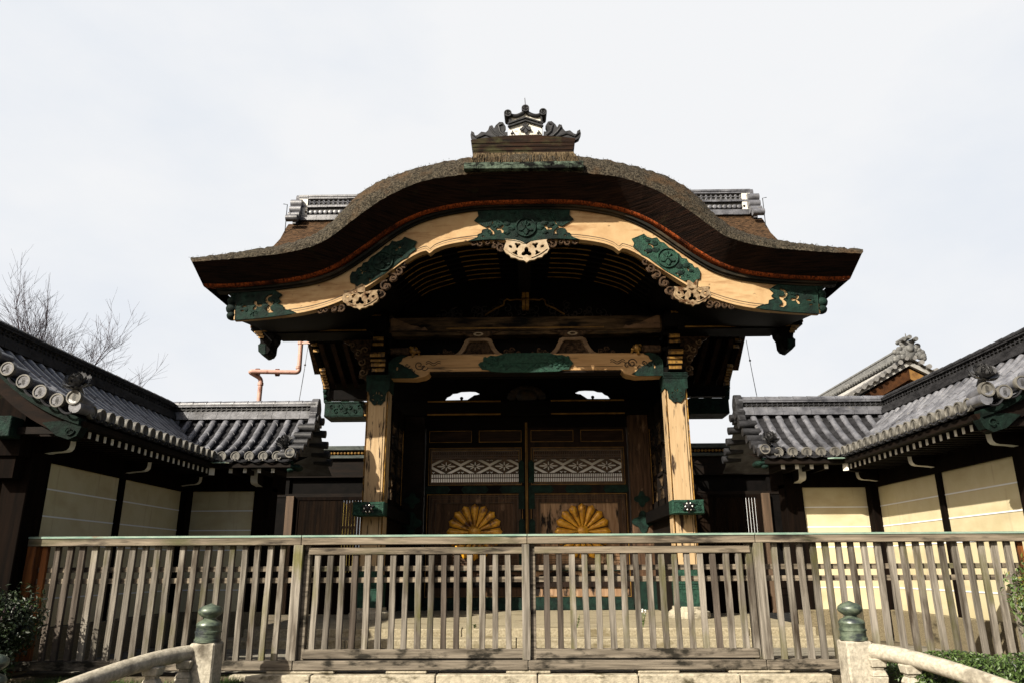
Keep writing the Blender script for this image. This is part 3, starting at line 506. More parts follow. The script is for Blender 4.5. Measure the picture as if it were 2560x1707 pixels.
# posts
for sx in (-1, 1):
    X0, X1 = (-3.72, -3.21) if sx < 0 else (3.25, 3.76); xc = (X0 + X1) / 2 + .0
    pm = MB(); pm.box(X0 + .045, X1 - .045, 17.0, 17.5, -.82, 4.35); pm.box(X0 + .0, X1 - .0, 17.045, 17.455, -.82, 4.35)
    po = GP('front_post', pm, M_POST, smooth=0, bevel=.006)
    ge = MB()
    for ex in (X0 + .022, X1 - .022): ge.bar((ex, 17.022, -.6), (ex, 17.022, 4.3), .04, .006, (1, -1 if ex < xc else 1, 0))
    GP('gilt_edge', ge, M_GOLD, parent=po, smooth=0)
    gvv = MB(); gvv.box(X1 - .1, X1 - .088, 16.995, 17.01, -.6, 3.6); GP('post_groove', gvv, M_DARK, parent=po, smooth=0)
    cpz = MB(); pl = [(X0 - .015, 4.36), (X1 + .015, 4.36), (X1 + .015, 3.98), (X1 - .04, 3.95)] + [(xc + .19 * sin(a), 3.8 - .16 * cos(a) + .02 * cos(7 * a)) for a in [1.7 - 3.4 * i / 16 for i in range(17)]] + [(X0 + .04, 3.95), (X0 - .015, 3.98)]
    hol = [ell(xc + .12 * sin(a), 3.81 - .1 * cos(a), .012, .034, -a) for a in [-2.2, -1.1, 0, 1.1, 2.2]] + [ell(xc - .03, 3.93, .015, .035), ell(xc + .03, 3.93, .015, .035)]
    cpz.prism([pl] + hol, 16.965, 17.0); cpz.box(X0 - .02, X1 + .02, 16.99, 17.52, 3.98, 4.36)
    for j in range(4): cpz.box(X0 - .03, X1 + .03, 16.95, 17.53, 4.22 + j * .035, 4.24 + j * .035)
    GP('post_capital', cpz, M_GREEN, parent=po, smooth=0)
    bs = MB(); bs.box(X0 - .025, X1 + .025, 16.97, 17.53, -.84, -.15)
    bs.prism([(X0 - .025, -.15), (X1 + .025, -.15), (X1 + .025, .0), (xc + .15, -.06), (xc + .08, .04), (xc, -.04), (xc - .08, .04), (xc - .15, -.06), (X0 - .025, .0)], 16.965, 17.0)
    for j in range(3): bs.box(X0 - .035, X1 + .035, 16.955, 17.54, -.36 - j * .05, -.335 - j * .05)
    GP('copper_sleeve', bs, M_GREEN2, parent=po, smooth=0)
    stn = MB(); stn.lathe([(.44, -1.06), (.46, -1.0), (.44, -.93), (.36, -.88), (.36, -.82)], (xc, 17.25, 0), 'z', 24); GP('stone_base', stn, M_STONE, parent=po)
    tb = MB(); tb.box(xc - .33, xc + .33, 16.62, 20.6, 1.11, 1.38); tie = GP('tie_beam', tb, M_BLACK, smooth=0)
    gb = MB(); gb.box(xc - .35, xc + .35, 16.58, 16.95, 1.095, 1.395); ge_ = GP('tie_beam_sleeve', gb, M_GREEN2, parent=tie, smooth=0, bevel=.012)
    rf = MB(); rf.prism([[(xc - .33, 1.115), (xc + .33, 1.115), (xc + .33, 1.375), (xc - .33, 1.375)], [(xc - .3, 1.145), (xc + .3, 1.145), (xc + .3, 1.345), (xc - .3, 1.345)]], 16.57, 16.585)
    for i in range(34): spiral(rf, xc + random.uniform(-.26, .26), 16.575, 1.245 + random.uniform(-.08, .08), random.uniform(.02, .045), random.uniform(0, 6), random.choice((-1, 1)), .007, n=8)
    GP('sleeve_relief', rf, M_GREEN2, parent=tie, smooth=30)
    fl_ = MB(); fl_.lathe([(.09, .02), (.1, -.03), (.06, -.07), (.045, -.1), (.001, -.11)], (xc, 16.57, 1.245), 'y', 18)
    for i in range(6): fl_.blob((xc + .075 * sin(i * pi / 3 + .5), 16.51, 1.245 + .075 * cos(i * pi / 3 + .5)), (.022, .02, .022), 6, 1)
    for i in range(6): fl_.prism(ell(xc + .115 * sin(i * pi / 3), 1.245 + .115 * cos(i * pi / 3), .032, .02, pi / 2 - i * pi / 3, 10), 16.53, 16.55)
    GP('flower_boss', fl_, [M_IRON, mat('silver_bead', (.75, .75, .72), None, (3, 3, 3), .25, metal=.8)], parent=tie)
    # stacked brackets with gilt edges above the post
    for (z0, z1, xo, yo, k_) in ((4.4, 4.52, .0, 0, .16), (4.52, 4.64, 0, -.03, .18), (4.64, 4.72, 0, -.05, .19), (4.74, 4.88, -.02, -.07, .19), (5.02, 5.12, -.02, -.05, .14), (5.14, 5.26, -.02, -.05, .14), (5.46, 5.55, -.06, -.05, .13), (5.57, 5.68, -.07, -.08, .13), (5.7, 5.8, -.08, -.12, .13)):
        bk = MB(); bx = xc - sx * xo; bk.box(bx - k_, bx + k_, 16.9 + yo, 17.5, z0, z1)
        bo = GP('bracket_block', bk, M_BLACK, smooth=0)
        gk = MB(); h = z1 - z0
        for (a, b) in ((-1, -.02), (.02, 1)): gk.box(bx + a * (k_ - .012), bx + b * (k_ - .012), 16.885 + yo, 16.905 + yo, z0 + .12 * h, z0 + .72 * h)
        gk.box(bx - k_ + .01, bx + k_ - .01, 16.89 + yo, 16.905 + yo, z0 + .8 * h, z0 + .93 * h)
        GP('gilt_edge', gk, M_GOLD, parent=bo, smooth=0, bevel=.006)
    bkb = MB(); bkb.box(xc - .12, xc + .12, 17.0, 17.5, 4.36, 5.9); bkb.box(xc - .26, xc + .26, 17.05, 17.5, 4.36, 4.5); bkb.box(xc - .24, xc + .24, 17.05, 17.5, 4.9, 5.0); bkb.box(xc - .24, xc + .24, 17.05, 17.5, 5.28, 5.4); GP('bracket_core', bkb, M_BLACK, smooth=0)
    cv = MB(); TBp = [(4.62, 5.42), (4.47, 5.33), (4.42, 5.28), (4.27, 5.18), (4.24, 5.08), (4.16, 5.03), (4.14, 4.9), (4.06, 4.83), (4.02, 4.72), (3.94, 4.64), (4.0, 4.5), (4.01, 4.38), (3.9, 4.37), (3.84, 4.31), (3.74, 4.34), (3.74, 5.4)]
    cv.prism([(sx * a, b) for a, b in TBp], 17.3, 17.42)
    cvo = GP('carved_bracket', cv, M_TAN, smooth=0)
    c2 = MB()
    for i, (a, b, r) in enumerate(((3.9, 4.5, .1), (3.95, 4.75, .1), (4.05, 4.98, .09), (4.2, 5.18, .07), (3.88, 5.05, .1))): spiral(c2, sx * a, 17.28, b, r, i, 1.2 * sx, .022)
    GP('scroll', c2, mat('gilt_tan_scroll', (.1, .055, .02), (.32, .2, .1), (9, 9, 9), .7), parent=cvo)
    ln = MB(); lx = sx * 2.66
    ln.blob((lx, 17.05, 4.97), (.11, .09, .1)); ln.blob((lx - sx * .1, 17.02, 4.93), (.06, .06, .05)); ln.blob((lx + sx * .02, 17.03, 4.86), (.04, .05, .07)); ln.blob((lx - sx * .13, 17.02, 4.87), (.025, .03, .035)); ln.blob((lx + sx * .08, 17.06, 5.04), (.04, .05, .04))
    GP('gilt_lion_head', ln, M_GOLD)
    la = MB(); la.box(min(lx + sx * .08, sx * 3.25), max(lx + sx * .08, sx * 3.25), 17.08, 17.3, 4.88, 5.06); GP('lion_arm', la, M_TAN, bevel=.03)
# rainbow beam
bz = [(-3.2, 4.66), (-3.12, 4.78), (-2.9, 4.84), (-2.6, 4.86), (2.6, 4.86), (2.9, 4.84), (3.12, 4.78), (3.22, 4.66), (3.22, 4.3), (2.62, 4.28), (2.42, 4.32), (2.34, 4.36), (2.28, 4.44), (-2.26, 4.44), (-2.32, 4.36), (-2.4, 4.32), (-2.6, 4.28), (-3.2, 4.3)]
kb_ = MB(); kb_.prism(bz, 17.05, 17.45); koryo = GP('rainbow_beam', kb_, M_BEAM, smooth=0, bevel=.015)
gr_ = MB(); gr_.box(-2.3, 2.3, 17.043, 17.06, 4.528, 4.538); gr_.box(-2.26, 2.26, 17.06, 17.44, 4.40, 4.445); GP('beam_groove', gr_, M_DARK, parent=koryo, smooth=0)
BF = [(-1.12, 4.6), (-1.06, 4.66), (-1.0, 4.67), (-.98, 4.75), (-.9, 4.77), (-.82, 4.82), (-.7, 4.8), (-.45, 4.87), (.55, 4.87), (.75, 4.81), (.88, 4.82), (.98, 4.77), (1.05, 4.72), (1.14, 4.6), (1.06, 4.53), (1.02, 4.46), (.9, 4.46), (.8, 4.42), (.15, 4.4), (-.5, 4.4), (-.8, 4.43), (-.9, 4.47), (-1.02, 4.48)]
f5 = MB(); f5.prism(BF, 17.015, 17.06); f5.prism([(-.4, 4.62), (.5, 4.62), (.58, 4.83), (-.5, 4.83)], 17.0, 17.02)
for i in range(50):
    sx = random.choice((-1, 1)); f5.blob((.03 + sx * random.uniform(.55, 1.0), 17.01, random.uniform(4.5, 4.76)), (.045, .02, .04), 5)
for zz in ((-.25, 4.6, .0, 4.44), (.25, 4.6, .0, 4.44), (-.3, 4.6, -.5, 4.44), (.3, 4.6, .5, 4.44)): f5.tube([(zz[0], 17.01, zz[1]), (zz[2], 17.01, zz[3])], .012, 5)
GP('copper_fitting', f5, M_GREEN2, parent=koryo, smooth=40)
for sx in (-1, 1):
    fe = [(2.8, 4.83), (2.92, 4.78), (2.95, 4.7), (3.02, 4.66), (2.92, 4.62), (2.84, 4.56), (2.7, 4.5), (2.6, 4.4), (2.5, 4.34), (2.64, 4.29), (3.24, 4.29), (3.25, 4.66), (3.15, 4.78), (2.95, 4.86)]
    m_ = MB(); m_.prism([[(sx * a, b) for a, b in fe], [(sx * a, b) for a, b in ell(3.04, 4.52, .025, .05)]], 17.02, 17.06); GP('copper_fitting', m_, M_GREEN, parent=koryo, smooth=0)
    sw = MB()
    for (a, b, r, tn) in ((2.52, 4.6, .12, 1.4), (2.7, 4.48, .08, 1.2), (2.4, 4.55, .09, 1.0), (2.8, 4.6, .06, 1.1)): spiral(sw, sx * a, 17.05, b, r, 0, tn * sx, .013)
    for k_ in (0, .05): sw.tube([(sx * (2.36 - .35 * t), 17.045, 4.62 + k_ + .03 * sin(t * 9)) for t in [i / 10 for i in range(11)]], .01, 5)
    GP('ink_scroll', sw, mat('ink_scroll_paint', (.06, .035, .02), None, (3, 3, 3), .8), parent=koryo)
# frog-leg struts
for cx in (-1.12, 1.14):
    o2 = [(-.62, 4.86), (-.5, 4.92), (-.42, 5.02), (-.36, 5.14), (-.32, 5.24), (-.24, 5.28), (.24, 5.28), (.32, 5.24), (.36, 5.14), (.42, 5.02), (.5, 4.92), (.62, 4.86)]
    i2 = [(-.4, 4.88), (-.32, 4.98), (-.26, 5.12), (-.2, 5.2), (.2, 5.2), (.26, 5.12), (.32, 4.98), (.4, 4.88)]
    fm = MB(); fm.prism([[(cx + a, b) for a, b in o2], [(cx + a, b) for a, b in i2]], 17.1, 17.24)
    fo = GP('frog_leg_strut', fm, mat('frog_leg_wood', (.16, .09, .045), (.34, .22, .12), (6, 6, 6), .8, .1), bevel=.012, smooth=0)
    rv = MB(); rv.prism([(cx + a, b) for a, b in i2], 17.2, 17.24)
    for i in range(26):
        z = random.uniform(4.92, 5.16); w = .3 * (5.26 - z) / .36 + .06; spiral(rv, cx + random.uniform(-w, w) * .8, 17.18, z, random.uniform(.03, .06), random.uniform(0, 6), random.choice((-1, 1)), .011, n=10)
    GP('relief_carving', rv, M_TAN, parent=fo, smooth=30)
    tpb = MB(); tpb.prism([(cx - .54, 5.44), (cx + .54, 5.44), (cx + .4, 5.4), (cx + .3, 5.34), (cx + .18, 5.29), (cx - .18, 5.29), (cx - .3, 5.34), (cx - .4, 5.4)], 17.08, 17.24); GP('strut_cap', tpb, M_TAN, parent=fo, smooth=0)
    eye = MB(); eye.prism([ell(cx, 5.36, .12, .045), ell(cx, 5.36, .07, .028)], 17.06, 17.1); GP('cap_ring', eye, M_BONE, parent=fo, smooth=0)
    for sx in (-1, 1):
        sc_ = MB()
        for (a, b, r) in ((.66, 4.93, .07), (.8, 4.98, .07), (.95, 4.9, .05)): spiral(sc_, cx + sx * a, 17.16, b, r, 0, 1.2 * sx, .02); sc_.blob((cx + sx * a, 17.2, b - .03), (r, .03, r * .8), 6)
        GP('scroll_carving', sc_, M_TAN, parent=fo)
ib = MB(); ib.box(-3.3, 3.3, 17.5, 17.62, 4.4, 5.5); GP('back_board', ib, M_BLACK, smooth=0)

# rear: crossbeam, jambs, transom, doors
kx = MB(); ch = [(-5.62, 4.1), (-5.62, 4.5), (5.66, 4.5), (5.66, 4.1), (5.5, 3.98)]
kx.box(-5.62, 5.66, 20.45, 21.2, 4.06, 4.48)
cross = GP('cross_beam', kx, M_BLACK, smooth=0, bevel=.02)
bl2 = MB()
for z in (4.07, 4.44):
    for sx in (-1, 1): bl2.box(min(sx * .7, sx * 2.75), max(sx * .7, sx * 2.75), 20.43, 20.46, z, z + .04)
GP('brass_strip', bl2, M_BRASS, parent=cross, smooth=0)
for sx in (-1, 1):
    a, b = (4.55, 5.64)
    sl_ = MB(); sl_.box(min(sx * a, sx * b), max(sx * a, sx * b), 20.42, 21.22, 4.05, 4.49)
    for z in (4.08, 4.44): sl_.box(min(sx * a, sx * (b + .0)), max(sx * a, sx * b), 20.405, 20.43, z, z + .02)
    for i in range(7): spiral(sl_, sx * (5.45 - i * .13), 20.41, 4.27 + .06 * (-1) ** i, .07, i, 1.1, .014)
    GP('copper_sleeve', sl_, M_GREEN, parent=cross, smooth=35)
    gx = MB(); gx.box(min(sx * 3.85, sx * 4.52), max(sx * 3.85, sx * 4.52), 20.43, 20.46, 4.41, 4.46); gx.box(min(sx * 3.85, sx * 4.52), max(sx * 3.85, sx * 4.52), 20.43, 20.46, 4.07, 4.12)
    GP('gilt_edge', gx, M_GOLD, parent=cross, smooth=0)
    pw = MB(); pw.box(min(sx * 3.85, sx * 4.54), max(sx * 3.85, sx * 4.54), 20.425, 20.45, 4.14, 4.39); GP('worn_panel', pw, M_WORN, parent=cross, smooth=0)
    jb = MB(); jb.box(min(sx * 2.82, sx * 3.45), max(sx * 2.82, sx * 3.45), 20.5, 21.15, -1.06, 4.06)
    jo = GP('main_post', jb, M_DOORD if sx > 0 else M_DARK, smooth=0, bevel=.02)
    jg = MB(); jg.box(min(sx * 2.8, sx * 3.47), max(sx * 2.8, sx * 3.47), 20.48, 21.17, -1.06, -.35); 
    for zq, rq in ((1.15, .3), (1.75, .22)): jq = MB(); jq.prism(lobes(sx * 3.1, zq, rq, 4, 0, .2), 20.47, 20.51); GP('copper_fitting', jq, M_GREEN, parent=jo, smooth=0)
    GP('copper_sleeve', jg, M_GREEN, parent=jo, smooth=0)
    # side screens between front and main posts
    sc2 = MB(); xx = sx * 3.42
    for z0, z1 in ((1.38, 1.62), (2.2, 2.28), (2.9, 2.98), (3.55, 4.05)): sc2.box(xx - .05, xx + .05, 17.5, 20.5, z0, z1)
    for y in (17.5, 18.45, 19.4, 20.3): sc2.box(xx - .05, xx + .05, y, y + .16, 1.38, 4.05)
    so2 = GP('side_screen', sc2, M_DARK, smooth=0)
    lw_ = MB(); lw_.box(xx - .06, xx + .06, 17.5, 20.5, -1.06, 1.11); GP('side_gap_board', lw_, M_DARK, smooth=0)  # dark board added to close the bright opening under the tie beam
    lt = MB()
    for k_ in range(3):
        y0 = 17.66 + k_ * .95
        for (z0, z1) in ((1.62, 2.2), (2.28, 2.9), (2.98, 3.55)):
            for i in range(5):
                t = i / 4; lt.bar((xx, y0 + .8 * t, z0), (xx, y0 + .8 * (1 - t), z1), .02, .03, (1, 0, 0))
            lt.bar((xx, y0, (z0 + z1) / 2), (xx, y0 + .8, (z0 + z1) / 2), .02, .03, (1, 0, 0))
    GP('lattice', lt, M_WORN, parent=so2, smooth=0)
    be = MB(); be.box(xx - sx * .06 - .008, xx - sx * .06 + .008, 20.2, 20.23, 1.6, 3.6); be.box(xx - sx * .06 - .008, xx - sx * .06 + .008, 17.55, 17.58, 1.6, 3.6); GP('brass_strip', be, M_BRASS, parent=so2, smooth=0)
# transom with two cloud openings
OPN = [(-2.31, 4.57), (-2.24, 4.67), (-2.16, 4.7), (-2.08, 4.77), (-1.96, 4.78), (-1.85, 4.82), (-1.6, 4.83), (-1.43, 4.82), (-1.29, 4.75), (-1.38, 4.72), (-1.46, 4.71), (-1.55, 4.65), (-1.66, 4.575)]
tr1 = MB(); tr1.prism([[(-4.1, 4.4), (4.1, 4.4), (4.1, 5.6), (3.3, 6.2), (1.8, 6.6), (-1.8, 6.6), (-3.3, 6.2), (-4.1, 5.6)], OPN, [(-x + .1, z) for x, z in OPN]], 20.75, 20.85)
trn = GP('transom_board', tr1, M_BLACK, smooth=0)
fcz = MB()
for i in range(11):
    a = pi * i / 10; fcz.blob((.03 + .42 * cos(a), 20.6, 4.6 + .24 * sin(a)), (.13, .04, .1), 6)
fcz.blob((.03, 20.55, 4.62), (.3, .06, .2))
GP('transom_carving', fcz, mat('gilt_black_carving', (.01, .007, .004), (.06, .03, .008), (9, 9, 9), .6, .3), parent=trn)
for x in (-1.82, 1.9): kn = MB(); kn.blob((x, 20.7, 4.61), (.05, .03, .045)); kn.box(x - .03, x + .03, 20.68, 20.72, 4.48, 4.6); GP('knob', kn, M_BLACK, parent=trn)
lin = MB(); lin.box(-2.85, 2.85, 20.7, 21.1, 3.75, 4.06); GP('lintel', lin, M_BLACK, smooth=0)
def petal_crest(mb, cx, y, cz, R, n=16, mi=0):
    for lay, (rr, da, dy) in enumerate(((1.0, 0, 0), (.985, pi / n, .05))):
        for i in range(n):
            a = pi / 2 + 2 * pi * i / n + da; rows = []
            for iu in range(9):
                t = iu / 8; r = R * rr * lerp(.2, 1, t); w = r * math.tan(pi / n) * .86
                if t > .78: w *= sqrt(max(1 - ((t - .78) / .22) ** 2, 0)) * .96 + .04
                rw = []
                for iv in range(7):
                    v = -1 + 2 * iv / 6; hh = (.075 * (1 - v * v) ** .6) * (.35 + .65 * t) * (1 if t < .8 else 1 - ((t - .8) / .2) ** 2 * .8)
                    rw.append((cx + r * cos(a) - w * v * sin(a), y + dy - hh - (.05 if lay == 0 else 0), cz + r * sin(a) + w * v * cos(a)))
                rows.append(rw)
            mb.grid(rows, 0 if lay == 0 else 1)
    mb.lathe([(R * .22, 0), (R * .22, -.09), (R * .19, -.12), (.001, -.14)], (cx, y, cz), 'y', 22, mi)
for sx in (-1, 1):
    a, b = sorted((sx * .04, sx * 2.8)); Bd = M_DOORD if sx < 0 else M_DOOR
    leaf = root.__call__ if False else None
    fm = MB(); Y0 = 20.72
    fm.box(a, a + .13 if sx > 0 else a + .12, Y0, Y0 + .14, -.98, 3.76); fm.box(b - .12, b, Y0, Y0 + .14, -.98, 3.76)
    for (z0, z1) in ((3.66, 3.76), (3.2, 3.37), (1.93, 2.17), (-.98, -.75), (-.5, -.35), (-.1, .02)): fm.box(a + .12, b - .12, Y0 + .003, Y0 + .137, z0, z1)
    xm_ = (a + b) / 2; fm.box(xm_ - .13, xm_ + .13, Y0 + .004, Y0 + .136, 3.36, 3.67)
    door = GP('door_leaf', fm, M_BLACK if sx < 0 else mat('brown_black_stile', (.006, .004, .003), (.03, .016, .01), (8, 8, 1.5), .7, spec=.1), smooth=0)
    pn = MB(); pn.box(a + .12, b - .12, Y0 + .05, Y0 + .1, 3.36, 3.67); GP('top_panel', pn, mat('brown_panel', (.014, .008, .005), (.05, .027, .016), (2, 2, 30), .7, spec=.1), parent=door, smooth=0)
    br = MB()
    def frame(x0, x1, z0, z1, w, y): br.prism([[(x0, z0), (x1, z0), (x1, z1), (x0, z1)], [(x0 + w, z0 + w), (x1 - w, z0 + w), (x1 - w, z1 - w), (x0 + w, z1 - w)]], y - .012, y + .004)
    frame(a + .09, xm_ - .1, 3.35, 3.68, .016, Y0); frame(xm_ + .1, b - .09, 3.35, 3.68, .016, Y0); frame(a + .09, b - .09, 2.17, 3.2, .016, Y0); frame(a + .07, b - .07, -.75, 1.93, .018, Y0)
    frame(a + .16, b - .16, 2.24, 3.13, .012, Y0 + .02)
    GP('brass_strip', br, M_BRASS, parent=door, smooth=0)
    lo2 = MB(); x0, x1 = a + .17, b - .17; lo2.box(a + .12, b - .12, Y0 + .06, Y0 + .1, .02, 1.93); lo2.box(a + .12, b - .12, Y0 + .06, Y0 + .1, -.75, -.5); lo2.box(a + .12, b - .12, Y0 + .06, Y0 + .1, -.36, -.09)
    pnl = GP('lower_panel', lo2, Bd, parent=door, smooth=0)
    inn = MB(); inn.prism([[(a + .1, .0), (b - .1, .0), (b - .1, 1.91), (a + .1, 1.91)], [(a + .32, .1), (b - .32, .1), (b - .32, 1.68), (a + .32, 1.68)]], Y0 + .02, Y0 + .06); GP('panel_moulding', inn, M_DOORD, parent=door, smooth=0)
    i3 = MB()
    for (q0, q1, w) in ((.14, 1.87, .012), (.2, 1.81, .012), (.3, 1.7, .012)):
        d_ = (1.91 - q1); i3.prism([[(a + .1 + d_, q0), (b - .1 - d_, q0), (b - .1 - d_, q1), (a + .1 + d_, q1)], [(a + .1 + d_ + w, q0 + w), (b - .1 - d_ - w, q0 + w), (b - .1 - d_ - w, q1 - w), (a + .1 + d_ + w, q1 - w)]], Y0 + .012, Y0 + .022)
    GP('moulding_line', i3, mat('dark_gilt_line', (.03, .016, .005), (.09, .05, .014), (6, 6, 6), .6), parent=door, smooth=0)
    for i in range(2):
        cx = lerp(a + .4, b - .4, .2 + .6 * i); carv = MB()
        carv.prism([(cx + .5 * cos(q) * (1 + .08 * cos(6 * q)), -.22 + .1 * sin(q) * (1 + .15 * cos(4 * q))) for q in rng(0, 2 * pi * 35 / 36, 35)], Y0 + .0, Y0 + .04); GP('carved_cartouche', carv, M_DARK, parent=door, smooth=0)
    # lattice window: upper grid, three diamonds with flowers, lower grid
    lw = MB(); zt, zb = 3.11, 2.26; w = x1 - x0; dz0, dz1 = 2.49, 2.9
    lw.prism([[(x0 - .06, zb - .1), (x1 + .06, zb - .1), (x1 + .06, zt + .1), (x0 - .06, zt + .1)], [(x0, zb), (x1, zb), (x1, zt), (x0, zt)]], Y0 + .03, Y0 + .1)
    n_ = 48
    for i in range(1, n_):
        x = lerp(x0, x1, i / n_); lw.box(x - .011, x + .011, Y0 + .05, Y0 + .075, zb, dz0); lw.box(x - .011, x + .011, Y0 + .05, Y0 + .075, dz1, zt)
    for z in (2.375, 2.49, 2.9, 3.0): lw.box(x0, x1, Y0 + .045, Y0 + .08, z - .012, z + .012)
    dw = w / 3; zc = (dz0 + dz1) / 2; hh = (dz1 - dz0) / 2
    for i in range(3):
        cx = x0 + dw * (i + .5)
        dia = [(cx - dw / 2 * .96, zc), (cx, zc - hh * .96), (cx + dw / 2 * .96, zc), (cx, zc + hh * .96)]
        hol = []
        for k_ in range(8):
            an = k_ * pi / 4; l = .26 if k_ % 4 == 0 else (.125 if k_ % 2 == 0 else .16)
            if k_ % 2: an = (1 if an < pi else -1) * (.5 if cos(an) > 0 else pi - .5)
            hol.append(ell(cx + l * .58 * cos(an), zc + l * .58 * sin(an), l * .42, .024 if k_ % 4 == 0 else .017, an, 12))
        lw.prism([dia] + hol, Y0 + .045, Y0 + .08)
        for (sx_, sz_) in ((-1, -1), (1, -1), (-1, 1), (1, 1)):
            ex, ez = cx + sx_ * dw / 2, zc + sz_ * hh
            tri = [(ex, zc + sz_ * hh * .34), (ex, ez), (cx + sx_ * dw * .16, ez)]
            mx_, mz_ = sum(p[0] for p in tri) / 3, sum(p[1] for p in tri) / 3
            lw.prism([tri, lobes(mx_ + sx_ * dw * .05, mz_ + sz_ * .015, .045, 3, pi / 2 * sz_, .4, 14)], Y0 + .045, Y0 + .08)
    GP('lattice_window', lw, mat('lattice_brown', (.04, .022, .01), (.12, .065, .028), (9, 9, 9), .7), parent=door, smooth=0)
    cr_ = MB(); cxx = -1.42 if sx < 0 else 1.5; petal_crest(cr_, cxx, Y0 + .04, .92, .76)
    cr_.v = [(x, y, .92 + (z - .92) * .98) for x, y, z in cr_.v]
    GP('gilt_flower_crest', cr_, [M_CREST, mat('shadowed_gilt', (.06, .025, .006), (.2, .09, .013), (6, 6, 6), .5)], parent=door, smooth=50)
    ex = sx * .06
    def fit(p, d=.016):
        q = MB(); q.prism(p, Y0 - d, Y0 + .011); GP('copper_fitting', q, M_GREEN, parent=door, smooth=0, bevel=.004)
    xa, xb = min(ex, ex + sx * .16), max(ex, ex + sx * .16)
    for zz, h_ in ((2.5, .55), (1.75, .45), (.95, .5), (.2, .4)): fit([(xa, zz - h_ / 2), (xb, zz - h_ / 2), (xb, zz + h_ / 2), ((xa + xb) / 2, zz + h_ / 2 + .08), (xa, zz + h_ / 2)], .02)
    for xq in (.12, .5, .88):
        cx = lerp(a, b, xq); fit([(max(cx - .3, a + .01), 1.95), (min(cx + .3, b - .01), 1.95), (min(cx + .38, b - .01), 2.05), (min(cx + .3, b - .01), 2.15), (max(cx - .3, a + .01), 2.15), (max(cx - .38, a + .01), 2.05)])
    for cx in rng(a + .35, b - .35, 3):
        fit([(cx - .22, -.98), (cx + .22, -.98), (cx + .3, -.86), (cx + .22, -.74), (cx - .22, -.74), (cx - .3, -.86)]); fit([(cx - .2, -.1), (cx + .2, -.1), (cx + .26, -.04), (cx + .2, .03), (cx - .2, .03), (cx - .26, -.04)])
gapb = MB(); gapb.box(-.07, .07, 20.83, 20.87, -1, 3.76); GP('door_gap_strip', gapb, M_BLACK, smooth=0)  # dark strip added behind the leaves to shut out the bright background
thr = MB(); thr.box(-2.82, 2.82, 20.5, 20.95, -1.06, -.985); thr.box(-2.6, 2.75, 20.45, 20.5, -1.05, -.76); GP('threshold', thr, M_GREEN, smooth=0)
mt = MB(); mt.box(-.028, .0, 20.69, 20.78, -.95, 3.9); mt.box(.012, .034, 20.69, 20.78, -.95, 3.9); GP('brass_strip', mt, M_BRASS, smooth=0)

# main cross roof: thatch, verges, rear soffit and tiled ridge
mr_ = MB()
prof = [(17.3, 7.35), (18.4, 8.1), (19.3, 8.75), (19.9, 9.3), (20.35, 9.9), (20.5, 10.06), (21.1, 10.06), (21.25, 9.9), (21.7, 9.3), (22.3, 8.7), (23.3, 7.7), (24.4, 6.75), (24.35, 6.35), (23.2, 7.2), (22.0, 8.3), (21.2, 9.1), (20.8, 9.4), (20.4, 9.1), (19.6, 8.3), (18.4, 7.6), (17.3, 6.95)]
mr_.prism([(y, z - .06) for y, z in prof], -7.15, 7.15, 'yz'); mroof = GP('cross_roof_thatch', mr_, M_BARK, smooth=40)
for sx in (-1, 1):
    vg = MB(); vp = [(17.4, 6.95), (18.4, 7.62), (19.6, 8.32), (20.4, 9.1), (20.8, 9.45), (21.2, 9.1), (22, 8.3), (23.2, 7.2), (24.3, 6.4), (23.6, 5.35), (23.35, 5.02), (23.1, 5.05), (22.85, 5.55), (22.2, 5.95), (21.2, 6.42), (17.4, 6.3)]
    vg.prism(vp, sx * 6.42, sx * 6.28, 'yz'); v_ = GP('verge_board', vg, M_BLACK, smooth=0)
    gs = MB()
    for (y, z) in ((21.2, 6.42), (21.45, 6.3), (22.25, 5.92), (22.35, 5.84), (22.45, 5.78), (22.55, 5.72), (22.65, 5.66), (22.75, 5.58), (22.85, 5.5)): gs.box(min(sx * 6.2, sx * 6.38), max(sx * 6.2, sx * 6.38), y - .04, y + .03, z - .07, z + .02)
    GP('gilt_step', gs, M_GOLD, parent=v_, smooth=0)
    gtl = MB()
    for j, (y, z) in enumerate(((22.95, 5.36), (23.05, 5.22), (23.15, 5.08), (23.3, 4.96))): gtl.blob((sx * 6.33, y, z), (.1, .13, .09), 6)
    GP('green_tail', gtl, M_GREEN, parent=v_)
    sf = MB(); sf.prism([(17.7, 6.35), (21.2, 6.46), (22.2, 6.0), (22.9, 5.6), (23.6, 5.4), (24.2, 6.3), (22.2, 8), (20.8, 9), (17.7, 7)], min(sx * 3.4, sx * 6.28), max(sx * 3.4, sx * 6.28), 'yz'); GP('rear_soffit', sf, M_BLACK, smooth=0)
    for i in range(7):
        x = sx * (3.9 + i * .36); rf = MB(); rf.bar((x, 21.0, 6.4), (x, 22.9, 5.5), .13, .12); GP('rafter', rf, mat('brown_rafter', (.012, .006, .003), (.05, .022, .011), (3, 3, 3), .7, spec=.1), smooth=0)
    for i in range(5):
        x = sx * (4.1 + i * .42); rf = MB(); rf.bar((x, 22.9, 5.22), (x, 23.5, 5.05), .2, .14); GP('rafter', rf, mat('brown_rafter', (.03, .015, .007)), smooth=0)
    pb = MB(); pb.box(min(sx * 3.4, sx * 6.2), max(sx * 3.4, sx * 6.2), 22.7, 22.95, 5.05, 5.35); GP('rear_purlin', pb, M_BLACK, smooth=0)
    # rear posts carrying the back slope
    rp = MB(); rp.box(min(sx * 3.25, sx * 3.72), max(sx * 3.25, sx * 3.72), 24.0, 24.45, -1.06, 5.6); GP('rear_post', rp, M_POST, smooth=0, bevel=.01)
